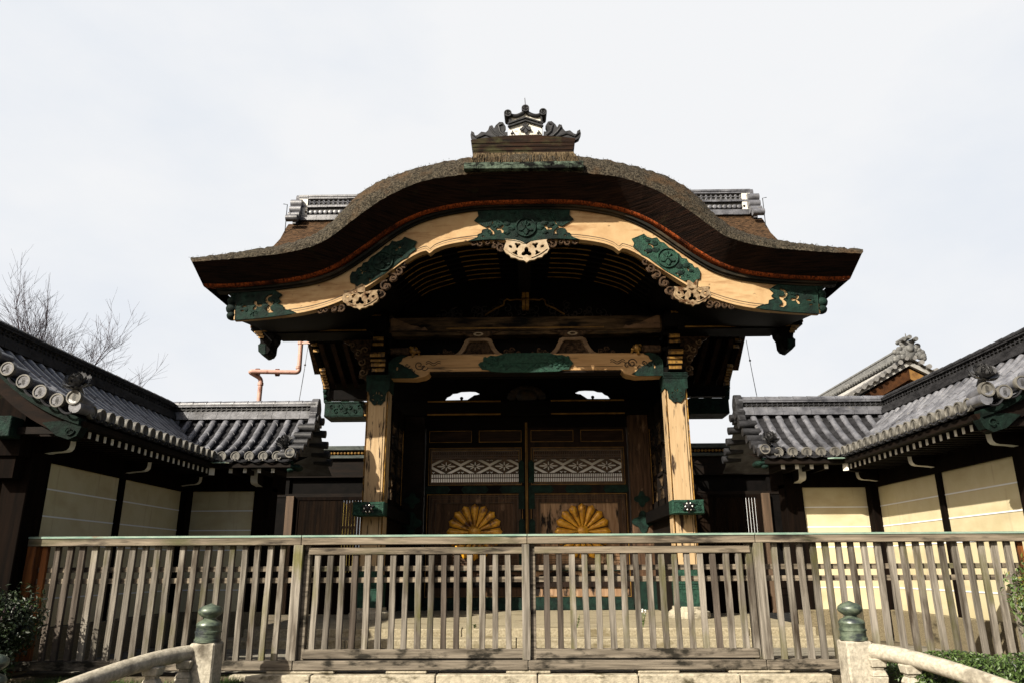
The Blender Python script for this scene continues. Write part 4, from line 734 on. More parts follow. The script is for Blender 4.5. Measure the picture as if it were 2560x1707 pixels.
rd = MB(); rd.box(-6.95, 6.95, 20.5, 21.1, 9.9, 10.1); GP('ridge_base', rd, M_BARK, smooth=0, bevel=.02)
rdt = MB()
for (z0, z1, hw, jt) in ((10.2, 10.29, .36, 0), (10.3, 10.38, .33, 0), (10.66, 10.72, .31, 0), (10.94, 11.0, .31, 0), (11.0, 11.06, .33, 0)):
    x = -6.9
    while x < 6.85: rdt.box(x, min(x + .3, 6.9) - .008, 20.8 - hw, 20.8 + hw, z0 + random.uniform(-.006, .006), z1); x += .3
for i in range(46):
    x = -6.9 + i * .3; rdt.tube([(x, 20.8, 11.1), (x + .29, 20.8, 11.1)], [.105, .098], 12)
rdt.v = [(x, y, z - .1) for x, y, z in rdt.v]; ridge = GP('tiled_ridge', rdt, M_TILE, smooth=40)
cor = MB(); cor.box(-6.85, 6.85, 20.56, 21.04, 10.36, 10.96); cor.v = [(x, y, z - .1) for x, y, z in cor.v]; GP('ridge_core', cor, M_INK, parent=ridge, smooth=0)
wv = MB()
for i in range(92):
    x = -6.8 + i * .148
    if abs(x) < 3: continue
    for zz in (10.74, 10.84): wv.tube([(x + .1 * cos(a), 20.54, zz + .1 * sin(a)) for a in [pi * j / 6 for j in range(7)]], .016, 5)
    wv.lathe([(.062, .03), (.062, -.02), (.04, -.03), (.001, -.03)], (x, 20.53, 10.5), 'y', 10)
wv.v = [(x, y, z - .1) for x, y, z in wv.v]; GP('ridge_openwork', wv, M_TILE, parent=ridge, smooth=40)
for sx in (-1, 1):
    en = MB()
    for j, (zz, yy) in enumerate(((10.75, 20.45), (10.52, 20.4), (10.28, 20.3), (10.1, 20.1))): en.tube([(sx * 6.76, yy, zz), (sx * 7.1, yy, zz)], .13 - .008 * j, 12)
    en.tube([(sx * 6.6, 20.8, 11.06), (sx * 7.04, 20.8, 11.06)], [.12, .15], 12); en.prism([(20.35, 10.05), (20.5, 10.85), (20.8, 11.0), (21.1, 10.85), (21.25, 10.05)], sx * 6.88, sx * 6.99, 'yz')
    en.v = [(x, y, z - .1) for x, y, z in en.v]; eo = GP('ridge_end_stack', en, M_TILE, parent=ridge)
    wp = MB(); wp.box(min(sx * 6.62, sx * 6.88), max(sx * 6.62, sx * 6.88), 20.5, 20.6, 10.4, 10.95); wp.v = [(x, y, z - .1) for x, y, z in wp.v]; GP('white_filler', wp, M_WHITE, parent=ridge, smooth=0)
    r5 = MB(); rx = sx * 7.1; r5.tube([(rx, 20.1, 9.3), (rx, 20.1, 10.45), (rx + sx * -.0 - .12 * (1 if sx < 0 else -1), 20.1, 10.47)], .012, 5)
    single('lightning_rod', r5, M_IRON, ('small bent metal rod beside the left end of the tiled rear ridge', 'small bent metal rod beside the right end of the tiled rear ridge')[sx > 0], 'lightning rod')

# ================================================================ PLATFORM
plat = root('stone_platform', 'broad granite platform with low steps under the gate', 'platform', (0, 14.4, -1.36))
pf = MB()
pf.box(-5.2, 5.2, 14.86, 27.5, -1.36, -1.064)
part('platform_floor', pf, M_STEP, plat, smooth=0)
xs_ = [-5.2, -3.9, -1.2, 1.75, 4.0, 5.2]
for i in range(5):
    c = MB(); c.box(xs_[i] + .005, xs_[i + 1] - .005, 14.44, 14.855, -1.23, -1.06); part('kerb_stone', c, M_STEP, plat, bevel=.015, smooth=0)
xs_ = [-5.5, -3.2, -.2, 2.4, 5.5]
for i in range(4):
    c = MB(); c.box(xs_[i] + .005, xs_[i + 1] - .005, 13.92, 14.5, -1.36, -1.2); part('step', c, M_STEP, plat, bevel=.015, smooth=0)

# ================================================================ WINGS
def slope(t): return 2.05 + 1.13 * (.42 * t + .58 * t * t)
GLV, GLF = glyphs('本\n願\n寺', .1)
def wing(sx, label):
    w = root('tiled_wing', label, 'roofed wall', (sx * 7.4, 12.5, -1.36), 'tiled wings flanking the gate')
    P_ = lambda n, mb, m, **k: part(n, mb, m, k.pop('parent', w), **k)
    XE, XR, YV, YR, YF, XT = 6.05, 7.75, 14.4, 15.9, 9.8, 4.52; HL, HS = 1.7, 1.5
    def L_(t, y, dz=0): return (sx * (XE + HL * t), y, slope(t) + dz)        # long slope
    def S_(t, x, dz=0): return (sx * x, YV + HS * t, slope(t) + dz)          # short slope
    rf = MB()
    def coverrow(f, along, t0):
        NS = 6
        for k in range(NS):
            a, b = k / NS, (k + 1) / NS + .015
            if b <= t0: continue
            a = max(a, t0); rows = []; ja, jb = random.uniform(-.006, .006), random.uniform(-.005, .005)
            for tt in rng(a, min(b, 1.02), 2):
                fr_ = (tt - k / NS) * NS; r = lerp(.07, .06, min(max(fr_, 0), 1)); rr_ = []
                for i in range(9):
                    an = -.35 + (pi + .7) * i / 8; rr_.append(f(tt, along + ja + r * cos(an), .03 + jb + r * sin(an)))
                rows.append(rr_)
            rf.grid(rows)
            m0 = f(a, along, 0.02); rf.add(rows[0] + [m0], [tuple(list(range(9)) + [9])])
    def panrow(f, along, hw, t0):
        NC = 9
        for k in range(NC):
            a, b = k / NC, (k + 1) / NC
            if b <= t0: continue
            a = max(a, t0)
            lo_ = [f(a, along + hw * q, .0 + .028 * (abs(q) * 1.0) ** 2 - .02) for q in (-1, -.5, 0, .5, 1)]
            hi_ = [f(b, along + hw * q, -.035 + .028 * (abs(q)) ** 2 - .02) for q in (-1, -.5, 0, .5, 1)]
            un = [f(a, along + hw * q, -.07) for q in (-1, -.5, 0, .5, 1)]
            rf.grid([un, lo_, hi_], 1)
    y = YF + .3; ys = []
    while y < YR - .05: ys.append(y); y += .246
    for y in ys:
        t0 = max(0, (y - YV) / HS); coverrow(lambda t, al, dz: L_(t, al, dz), y, t0)
        panrow(lambda t, al, dz: L_(t, al, dz), y + .123, .1, max(0, (y + .123 - YV) / HS))
    x = XT + .32; xs2 = []
    while x < XR - .05: xs2.append(x); x += .27
    for x in xs2:
        coverrow(lambda t, al, dz: S_(t, al, dz), x, max(0, (x - XE) / HL)); panrow(lambda t, al, dz: S_(t, al, dz), x - .135, .11, max(0, (x - .135 - XE) / HL))
    rf.grid([[L_(t, YF + .02, -.05), L_(t, YF + .4, -.05)] for t in rng(0, 1, 8)])
    rf.grid([[S_(t, XT + .02, -.05), S_(t, XT + .3, -.05)] for t in rng(0, 1, 8)])
    # back slopes
    rf.grid([[(sx * (2 * XR - XE - HL * t), yy, slope(t)) for yy in (YF, 13, YR, YR + HS * (1 - t))] for t in rng(0, 1, 6)])
    rf.grid([[(sx * xx, 2 * YR - YV - HS * t, slope(t)) for xx in (XT, 6, XR, XR + HL * (1 - t))] for t in rng(0, 1, 6)])
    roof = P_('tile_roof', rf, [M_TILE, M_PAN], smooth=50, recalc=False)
    # verge tiles on both gables
    for k in range(9):
        t = .02 + k * .15
        if t > 1: break
        vt = MB(); p = L_(t, 0, .045); vt.tube([(p[0], YF + .3, p[2] + .01), (p[0], YF - .05, p[2])], [.075, .085], 12); P_('verge_tile', vt, M_TILE, parent=roof)
        if k: disc((p[0], YF - .05, p[2]), 'y', -1, .1, w, sx)
        vt = MB(); p = S_(t, 0, .045); vt.tube([(sx * (XT + .3), p[1], p[2] + .01), (sx * (XT - .06), p[1], p[2])], [.075, .085], 12); P_('verge_tile', vt, M_RIDGE, parent=roof)
        for q in (((2 * YR - p[1]),) if t > .3 else ()):
            vt = MB(); vt.tube([(sx * (XT + .3), q, p[2] + .01), (sx * (XT - .1), q, p[2] - .02)], [.075, .085], 12); P_('verge_tile', vt, M_RIDGE, parent=roof)
    # round eave tiles with raised characters
    for y in ys:
        if y < YV + .02: disc((sx * (XE - .02), y, slope(0) + .045), 'x', -sx, .095, w, sx)
    for x in xs2:
        if x < XE: disc((sx * x, YV - .02, slope(0) + .045), 'y', -1, .095, w, sx)
    disc((sx * (XE + .06), YF - .06, slope(0) + .18), 'y', -1, .104, w, sx); disc((sx * (XT + .06), YV - .05, slope(0) + .1), 'y', -1, .1, w, sx)
    cnr = MB(); cnr.tube([(sx * (XE + .06), YF - .05, slope(0) + .18), (sx * (XE + .08), YF + .3, slope(0) + .13)], .1, 12); P_('corner_tile', cnr, M_TILE, parent=roof); cnr = MB(); cnr.tube([(sx * (XT + .06), YV - .04, slope(0) + .1), (sx * (XT + .08), YV + .3, slope(0) + .16)], .09, 12); P_('corner_tile', cnr, M_TILE, parent=roof)
    # curved pan-tile lips between the round tiles
    lip = MB()
    for y in ys:
        if y < YV - .1: lip.tube([(sx * (XE - .03), y + .123 + .11 * q, slope(0) - .02 - .05 * (1 - q * q)) for q in rng(-1, 1, 6)], .016, 5)
    P_('eave_lip', lip, M_PAN, parent=roof); lip = MB()
    for x in xs2:
        if x < XE: lip.tube([(sx * (x - .135 + .12 * q), YV - .03, slope(0) - .02 - .05 * (1 - q * q)) for q in rng(-1, 1, 6)], .016, 5)
    P_('eave_lip', lip, M_PAN, parent=roof); lip = MB()
    for k in range(8):
        t = .095 + k * .15
        if t > 1: break
        p = L_(t, YF - .04, -.03); lip.tube([(p[0] + .1 * q, p[1], p[2] - .05 * (1 - q * q) + q * sx * .04) for q in rng(-1, 1, 6)], .016, 5)
    P_('eave_lip', lip, M_PAN, parent=roof)
    # ridge courses with openwork band
    rg = MB(); rg2 = MB()
    def course(z0, z1, hw):
        yy = YF + .1
        while yy < YR + hw: rg.box(sx * XR - hw, sx * XR + hw, yy, min(yy + .3, YR + hw) - .006, z0, z1); yy += .3
        xx = XT + .05
        while xx < XR - hw: rg2.box(min(sx * xx, sx * (min(xx + .3, XR - hw) - .006)), max(sx * xx, sx * (min(xx + .3, XR - hw) - .006)), YR - hw, YR + hw, z0, z1); xx += .3
    for c in ((3.08, 3.17, .21), (3.175, 3.22, .17), (3.225, 3.255, .15), (3.365, 3.395, .15), (3.4, 3.43, .16)): course(*c)
    yy = YF + .1
    while yy < YR: rg.tube([(sx * XR, yy, 3.43), (sx * XR, yy + .29, 3.43)], [.09, .082], 12); yy += .3
    xx = XT + .05
    while xx < XR: rg2.tube([(sx * xx, YR, 3.43), (sx * (xx + .29), YR, 3.43)], [.09, .082], 12); xx += .3
    rgo = P_('ridge', rg, M_RIDGE, smooth=40); P_('ridge', rg2, M_TILE, smooth=40)  # long ridge gets the darker tile: its shade is put into the colour
    ck = MB(); ck.box(sx * XR - .1, sx * XR + .1, YF + .15, YR + .1, 3.2, 3.4); ck.box(min(sx * (XT + .1), sx * XR), max(sx * (XT + .1), sx * XR), YR - .1, YR + .1, 3.2, 3.4); P_('ridge_core', ck, M_INK, parent=rgo, smooth=0)
    ow = MB(); yy = YF + .2
    while yy < YR - .15:
        for zz in (3.26, 3.31): ow.tube([(sx * (XR - .115), yy + .065 * cos(a), zz + .055 * sin(a)) for a in [pi * j / 5 for j in range(6)]], .011, 4)
        yy += .11
    P_('ridge_openwork', ow, M_RIDGE, parent=rgo, smooth=40); ow = MB(); xx = XT + .16
    while xx < XR - .15:
        for zz in (3.26, 3.31): ow.tube([(sx * xx + .065 * cos(a), YR - .115, zz + .055 * sin(a)) for a in [pi * j / 5 for j in range(6)]], .011, 4)
        xx += .11
    P_('ridge_openwork', ow, M_RIDGE, parent=rgo, smooth=40)
    oe = MB(); oe.prism([(YR - .3, 2.95), (YR - .22, 3.08), (YR - .24, 3.16), (YR - .15, 3.22), (YR - .17, 3.34), (YR - .12, 3.46), (YR - .06, 3.54), (YR, 3.56), (YR + .06, 3.54), (YR + .12, 3.46), (YR + .17, 3.34), (YR + .15, 3.22), (YR + .24, 3.16), (YR + .3, 2.95)], sx * (XT - .02), sx * (XT + .14), 'yz')
    P_('ridge_end_tile', oe, M_TILE if sx < 0 else M_RIDGE, parent=rgo, smooth=0, bevel=.012)
    # peony ornaments on the corner tiles
    def peony(c, R):
        f = MB()
        for lay, (n, rr, el, l) in enumerate(((5, .25, 1.25, .5), (6, .4, .85, .6), (7, .55, .35, .7), (6, .7, -.05, .75))):
            for i in range(n):
                a = 2 * pi * i / n + lay * .6 + random.uniform(-.15, .15); rows = []
                for iu in range(5):
                    t = iu / 4; e_ = el + .5 * t; r = R * (rr * .35 + l * t * cos(e_)); z = R * (l * t * sin(e_) + .1 * lay * -1); wd = R * .34 * sin(pi * (.15 + .75 * t)) * (1 + .1 * lay)
                    rows.append([(c[0] + r * cos(a) - wd * q * sin(a), c[1] + r * sin(a) + wd * q * cos(a), c[2] + R * .45 + z + .12 * R * q * q) for q in (-1, -.5, 0, .5, 1)])
                f.grid(rows)
        for i in range(6):
            a = i * 1.05 + .3; f.prism([(0, 0), (.35 * R, .12 * R), (.8 * R, .02 * R), (.35 * R, -.1 * R)], -.01, .01, 'xy')
            for j in range(len(f.v) - 8, len(f.v)): x, y_, z = f.v[j]; f.v[j] = (c[0] + x * cos(a) - y_ * sin(a), c[1] + x * sin(a) + y_ * cos(a), c[2] + z + (x * .5 if i % 2 else x * .15))
        f.blob((c[0], c[1], c[2] + R * .35), R * .25, 6); f.tube([(c[0], c[1], c[2] - .12), (c[0], c[1], c[2] + .1)], .05, 8)
        ca, sa = cos(.75), sin(.75)
        f.v = [(x, c[1] + (y_ - c[1]) * ca - (z - c[2]) * sa, c[2] + (y_ - c[1]) * sa + (z - c[2]) * ca + .04) for x, y_, z in f.v]
        P_('peony_ornament', f, mat('glossy_ornament_tile', (.025, .025, .027), (.15, .15, .155), (14, 14, 14), .32, .1, spec=.6), smooth=50, recalc=False)
    peony((sx * (XE + .1), YF + .08, slope(0) + .3), .21); peony((sx * (XT + .2), YV + .1, slope(0) + .22), .2)
    # gable bargeboard facing the road
    bg_ = MB(); ts = rng(-.04, 1, 16); up_ = [(XE + HL * t, slope(max(t, 0)) - .12) for t in ts]; dn = [(XE + HL * t, slope(max(t, 0)) - .36 - .03 * sin(t * 3)) for t in ts]; dn[0] = (XE + .02, slope(0) - .28)
    lpp = [(sx * a, b) for a, b in dn + up_[::-1]]; bg_.prism(lpp, YF + .1, YF + .2)
    lp2 = [(sx * (2 * XR - a), b) for a, b in dn + up_[::-1]]; bg_.prism(lp2, YF + .1, YF + .2)
    bgo = P_('gable_board', bg_, mat('brown_gable_board', (.004, .0025, .0018), (.016, .0075, .004), (3, 3, 9), .8, spec=.08), smooth=0)
    bf = MB(); e5 = [(XE - .03, slope(0) - .2), (XE + .02, slope(0) - .32), (XE + .12, slope(0) - .37), (XE + .3, slope(.18) - .42), (XE + .52, slope(.35) - .385), (XE + .4, slope(.25) - .28), (XE + .3, slope(.2) - .24), (XE + .05, slope(0) - .12)]
    bf.prism([(sx * a, b) for a, b in e5], YF + .07, YF + .23); spiral(bf, sx * (XE + .12), YF + .06, slope(0) - .25, .07, 0, 1.2 * sx, .012)
    ts2 = rng(.0, 1, 12); bf.prism([(sx * (XE + HL * t), slope(t) - .17) for t in ts2] + [(sx * (XE + HL * t), slope(t) - .07) for t in ts2][::-1], YF + .04, YF + .22)
    P_('copper_trim', bf, mat('dull_copper_trim', (.002, .006, .0045), (.008, .022, .016), (8, 8, 8), .8, .4, (25, 25, 25), spec=.1), parent=bgo, smooth=30)
    be_ = MB(); be_.box(min(sx * 6.95, sx * 7.25), max(sx * 6.95, sx * 7.25), YF + .0, YF + .6, 1.72, 2.0); P_('copper_beam_end', be_, M_GREEN, smooth=0, bevel=.01)
    # eave boards, walls, posts
    eb = MB(); eb.box(min(sx * (XE + .02), sx * (XE + .3)), max(sx * (XE + .02), sx * (XE + .3)), YF + .2, YV + .05, 1.88, 1.96); eb.box(min(sx * (XT + .05), sx * (XE + .05)), max(sx * (XT + .05), sx * (XE + .05)), YV + .02, YV + .3, 1.881, 1.961)
    eb.grid([[(sx * (XE + .1), yy, 1.95) for yy in (YF + .2, YV + .1)], [(sx * 7.2, yy, 2.25) for yy in (YF + .2, YV + 1)]]); eb.grid([[(sx * xx, YV + .1, 1.95) for xx in (XT + .05, XE + .1)], [(sx * xx, YV + 1.2, 2.25) for xx in (XT + .05, XE + 1.2)]])
    P_('eave_board', eb, M_DARK, smooth=0)
    n = 23
    for i in range(n):
        yy = 9.98 + i * (14.42 - 9.98) / (n - 1); r = MB(); r.box(min(sx * 6.2, sx * 7.0), max(sx * 6.2, sx * 7.0), yy - .03, yy + .03, 1.775, 1.87); r.box(min(sx * 6.19, sx * 6.2), max(sx * 6.19, sx * 6.2), yy - .029, yy + .029, 1.777, 1.868, 1); P_('rafter_tail', r, [M_DARK, M_WHITE], smooth=0)
    for x in (5.78, 5.5, 5.22, 4.95):
        r = MB(); r.box(sx * x - .036, sx * x + .036, 14.56, 15.3, 1.79, 1.875); r.box(sx * x - .035, sx * x + .035, 14.55, 14.56, 1.791, 1.874, 1); P_('rafter_tail', r, [M_DARK, M_WHITE], smooth=0)
    r = MB(); r.bar((sx * 6.12, 14.48, 1.82), (sx * 6.8, 15.16, 1.85), .11, .15); r.bar((sx * 6.115, 14.475, 1.82), (sx * 6.12, 14.48, 1.82), .108, .148, (0, 0, 1), 1); P_('hip_rafter', r, [M_DARK, M_WHITE], smooth=0)
    PL = -.8
    bm_ = MB(); bm_.box(min(sx * 6.93, sx * 7.6), max(sx * 6.93, sx * 7.6), YF + .25, 15.36, 1.5, 2.3); bm_.box(min(sx * 5.2, sx * 7.5), max(sx * 5.2, sx * 7.5), 15.33, 16.2, 1.52, 2.32); bm_.box(min(sx * 7.0, sx * 7.3), max(sx * 7.0, sx * 7.3), YF + .3, 10.6, 1.2, 1.5); P_('wall_beam', bm_, M_POSTD, smooth=0)
    for (y0, y1, nm) in ((10.75, 12.8, 0), (12.95, 15.18, 0)):
        p = MB(); p.box(min(sx * 7.0, sx * 7.3), max(sx * 7.0, sx * 7.3), y0, y1, PL, 1.5); po = P_('plaster_panel', p, M_CREAM, smooth=0)
        l = MB()
        for z in (1.13, .745, .36, -.02, -.4): l.box(min(sx * 6.992, sx * 7.004), max(sx * 6.992, sx * 7.004), y0 + .002, y1 - .002, z - .01, z + .01)
        P_('white_stripe', l, M_LINE, parent=po, smooth=0)
    p = MB(); p.box(min(sx * 5.56, sx * 6.84), max(sx * 5.56, sx * 6.84), 15.4, 15.7, PL, 1.52); po = P_('plaster_panel', p, M_CREAM, smooth=0)
    l = MB()
    for z in (1.13, .745, .36, -.02, -.4): l.box(min(sx * 5.562, sx * 6.838), max(sx * 5.562, sx * 6.838), 15.392, 15.404, z - .01, z + .01)
    P_('white_stripe', l, M_LINE, parent=po, smooth=0)
    for (x0, x1, y0, y1) in ((6.9, 7.3, 10.3, 10.75), (6.95, 7.28, 12.8, 12.95), (6.84, 7.3, 15.18, 15.7), (5.2, 5.56, 15.34, 15.72)):
        q = MB(); q.box(min(sx * x0, sx * x1), max(sx * x0, sx * x1), y0, y1, -1.3, 1.6); P_('wall_post', q, M_POSTD, smooth=0, bevel=.012)
    q = MB(); q.box(min(sx * 7.3, sx * 8.4), max(sx * 7.3, sx * 8.4), 10.25, 10.5, -1.4, 2.2); P_('end_boarding', q, M_BLACK, smooth=0)
    q = MB(); q.box(min(sx * 6.9, sx * 7.4), max(sx * 6.9, sx * 7.4), 10.6, 15.2, -1.4, PL - .003); q.box(min(sx * 5.2, sx * 6.92), max(sx * 5.2, sx * 6.92), 15.3, 15.8, -1.4, PL - .004); P_('plinth', q, M_PLINTH, smooth=0, bevel=.01)
    # bracket arms with white painted ends
    arc = [(6.56, 1.73), (6.57, 1.68), (6.6, 1.645), (6.65, 1.63), (6.8, 1.62), (6.93, 1.6)]
    for yy in (10.62, 12.9, 15.02):
        q = MB(); q.prism([(sx * a, b) for a, b in [(6.93, 2.0), (6.56, 2.0)] + arc], yy - .07, yy + .07)
        q.grid([[(sx * (a - .004), y2, b - .004) for y2 in (yy - .066, yy + .066)] for a, b in [(6.556, 1.98)] + arc], 1); P_('bracket_arm', q, [M_DARK, M_WHITE], smooth=40)
    q = MB(); pr = [(15.36, 2.0), (14.98, 2.0), (14.98, 1.73), (14.99, 1.68), (15.02, 1.645), (15.07, 1.63), (15.22, 1.62), (15.36, 1.6)]
    q.prism(pr, sx * 5.46 - .075, sx * 5.46 + .075, 'yz'); q.grid([[(x2, a - .004, b - .004) for x2 in (sx * 5.46 - .07, sx * 5.46 + .07)] for a, b in pr[1:]], 1); P_('bracket_arm', q, [M_DARK, M_WHITE], smooth=40)
    vf = MB(); vf.prism([(sx * 6.2, 14.55), (sx * 5.75, 14.36), (sx * 5.85, 14.3), (sx * 6.1, 14.32)], 1.955, 1.975, 'xy'); P_('valley_flashing', vf, M_VERD, smooth=0)
    gl = MB()
    for j, z in enumerate((1.98, 1.9, 1.83)): gl.blob((sx * (XT + .07), 14.5, z), (.07, .08, .045), 6)
    gl.blob((sx * (XT - .0), 14.7, 1.9), (.1, .22, .07)); P_('copper_eave_end', gl, M_GREEN)
    return w
def disc(c, ax, sgn, r, w, sx):
    d = MB(); pr = [(r, .05), (r, 0), (r * .97, -.012), (r * .8, -.012), (r * .76, .004), (.001, .004)]
    if sgn > 0: pr = [(a, -b) for a, b in pr]
    if ax == 'y': d.lathe(pr, c, 'y', 18)
    else: d.lathe(pr, c, 'x', 18)
    k = r / .095 * 1.0
    vs = [(c[0] + a * k, c[1] - .002, c[2] + b * k) if ax == 'y' else (c[0] + sgn * .002, c[1] + sgn * a * k, c[2] + b * k) for a, b in GLV]
    d.add(vs, GLF, 1)
    part('eave_disc', d, [M_TILED, M_INK], w, smooth=40, recalc=False)
wl = wing(-1, 'left grey-tiled roofed wall with cream plaster in shade and white-tipped rafters')
wr = wing(1, 'right grey-tiled roofed wall whose cream plaster is partly sunlit')

# ================================================================ LOW WALLS BESIDE THE GATE
for sx in (-1, 1):
    s = root('screen_wall', ('dark low side wall with slatted panel left of the gate, yellowish between its slats', 'dark low side wall with slatted panel right of the gate')[sx > 0], 'side wall', (sx * 4.8, 19, -1.06), 'low side walls joining gate and wings')
    P_ = lambda n, mb, m, **k: part(n, mb, m, k.pop('parent', s), **k)
    a, b = sorted((sx * 3.5, sx * 7.2))
    c = MB(); c.box(a, b, 18.75, 19.4, 2.86, 2.97); c.box(a, b, 18.8, 19.35, 2.66, 2.74); P_('roof_cap', c, mat('dull_copper_cap', (.02, .028, .024), (.09, .11, .1), (4, 12, 12), .6, spec=.3), smooth=0, bevel=.01)
    c = MB(); c.box(a, b, 18.86, 19.3, 2.74, 2.86); P_('cap_core', c, M_BLACK, smooth=0)
    c = MB(); x = a + .05
    while x < b: c.lathe([(.034, .04), (.034, -.02), (.02, -.03), (.001, -.03)], (x, 18.84, 2.8), 'y', 8); x += .088
    P_('gilt_stud_row', c, M_BRASS, smooth=40)
    c = MB(); c.box(a, b, 18.9, 19.2, 2.2, 2.66); c.box(a, b, 18.95, 19.15, 1.72, 1.8); P_('lintel', c, M_DARK, smooth=0)
    c = MB(); c.box(a, b, 19.05, 19.12, 1.8, 2.2); P_('upper_board', c, M_BLACK, smooth=0)
    c = MB(); c.box(sx * 5.92 - .1, sx * 5.92 + .1, 18.86, 19.14, -1.06, 1.74); P_('brown_post', c, mat('mid_brown_post', (.075, .043, .021), (.15, .09, .05), (10, 10, 1), .75), smooth=0, bevel=.01)
    c = MB(); c.prism([[(a, -.2), (sx * 5.82, -.2), (sx * 5.82, 1.72), (a, 1.72)] if sx > 0 else [(sx * 5.82, -.2), (b, -.2), (b, 1.72), (sx * 5.82, 1.72)], [(sx * 5.72, -.1), (sx * 3.6, -.1), (sx * 3.6, 1.64), (sx * 5.72, 1.64)]], 18.95, 19.05); P_('panel_frame', c, M_POSTD, smooth=0)
    c = MB(); c.box(min(sx * 6.0, sx * 7.3), max(sx * 6.0, sx * 7.3), 18.97, 19.08, -1.06, 2.2); P_('outer_gap_board', c, M_BLACK, smooth=0)  # dark panel added to fill the bright gap beyond the brown post
    c = MB(); x = 3.62
    while x < 5.72:
        h_ = (.0235 if x > 5.4 else .033) if sx > 0 else (.027 if x < 4.7 else .034)
        c.box(sx * x - h_, sx * x + h_, 18.97, 19.03, -.1, 1.64); x += .072
    P_('slat_panel', c, mat('dark_slat', (.006, .004, .003), (.02, .011, .006), (9, 9, 1), .9, spec=.04), smooth=0)
    c = MB(); c.box(a, b, 18.95, 19.1, -1.06, -.2)
    for z in (-.5, -.65): c.box(a, b, 18.93, 18.95, z, z + .03)
    P_('kick_board', c, M_POSTD, smooth=0)

# ================================================================ FENCE
fn = root('picket_fence', 'long weathered wooden picket fence with verdigris-capped top rail', 'fence', (0, 10.65, -1.33))
FP = lambda n, mb, m, **k: part(n, mb, m, fn, **k)
for (x0, x1) in ((-7.0, -3.1), (-3.1, 0), (0, 3.1), (3.1, 7.0)):
    c = MB(); c.box(x0 + .004, x1 - .004, 10.53, 10.74, .31, .425); FP('top_rail', c, M_FENCEX, smooth=0, bevel=.006)
    c = MB(); c.box(x0 + .006, x1 - .006, 10.52, 10.75, .426, .438); c.box(x0 + .006, x1 - .006, 10.518, 10.5195, .412, .438); FP('copper_cap', c, M_VERD, smooth=0)
    c = MB(); c.box(x0 + .004, x1 - .004, 10.53, 10.78, -1.28, -1.165); FP('ground_sill', c, M_SILL, smooth=0, bevel=.008)
    for z in (-.04, -.19):
        c = MB(); c.box(x0 + .05, x1 - .05, 10.66, 10.71, z, z + .07); FP('cross_rail', c, M_FENCEX, smooth=0, bevel=.004)
for (x0, x1) in ((-3.0, -.05), (.1, 3.03)):
    c = MB(); c.box(x0, x1, 10.58, 10.7, .18, .275); FP('leaf_top_rail', c, M_FENCEX, smooth=0, bevel=.005)
    c = MB(); c.box(x0, x1, 10.58, 10.7, -1.145, -1.03); FP('leaf_bottom_rail', c, M_SILL, smooth=0, bevel=.006)
for (x0, x1, y0, m) in ((-3.2, -3.07, 10.53, M_FENCEV), (-3.065, -2.98, 10.6, M_SILL), (-.075, .03, 10.54, M_FENCEV), (.034, .11, 10.6, M_SILL), (3.07, 3.2, 10.53, M_FENCEV), (2.98, 3.06, 10.6, M_FENCEV)):  # set-back stiles take the darker wood, recess shade put into the colour
    c = MB(); c.box(x0, x1, y0, 10.72, -1.164, .309); FP('fence_post', c, m, smooth=0, bevel=.006)
def picket(x, z0, z1, m=None, w=.078):
    c = MB(); n = 6; lean = random.uniform(-.013, .013); d = random.uniform(-.004, .004); ww = w * random.uniform(.92, 1.07); ph = random.uniform(0, 6)
    rows = []
    for i in range(n + 1):
        z = lerp(z0, z1, i / n); o = lean * (i / n - .5) + .002 * sin(ph + i * 1.4); h = ww / 2 + .0015 * sin(ph * 2 + i * 2.1)
        rows.append([(x + o - h, 10.6 + d, z), (x + o + h, 10.6 + d, z), (x + o + h, 10.655 + d, z), (x + o - h, 10.655 + d, z), (x + o - h, 10.6 + d, z)])
    c.grid(rows); FP('picket', c, m or M_FENCEV, smooth=0, bevel=.004)
M_FENCED = mat('darkened_picket_wood', (.04, .03, .022), (.17, .14, .115), (26, 26, 1.3), .85, .3, (40, 40, 2), lo=.3, hi=.7, rnd=.2, spec=.15)
for i in range(16): picket(-2.88 + i * .1745, -1.03, .18, M_FENCED if i in (3, 10, 11) else None)
for i in range(16): picket(.26 + i * .1745, -1.03, .18, M_FENCED if i in (0, 1, 13) else None)
for i in range(21):
    picket(-3.37 - i * .1745, -1.165, .31, M_ORANGE if i == 19 else M_FENCED if i in (16, 17, 18) else None); picket(3.37 + i * .1745, -1.165, .31, M_ORANGE if i >= 19 else None)
for x0, x1, m in ((-7.0, -6.78, M_ORANGE), (-7.12, -7.0, M_POSTD), (6.95, 7.1, M_POSTD)):
    c = MB(); c.box(x0, x1, 10.54, 10.74, -1.3, .31); FP('end_post', c, m, smooth=0, bevel=.008)
for x, w in ((-3.0, .45), (-1.6, .27), (.0, .29), (1.7, .27), (3.0, .4)):
    c = MB(); c.box(x - w, x + w, 10.55, 10.76, -1.325, -1.281); FP('support_pad', c, M_STONE, smooth=0, bevel=.012)

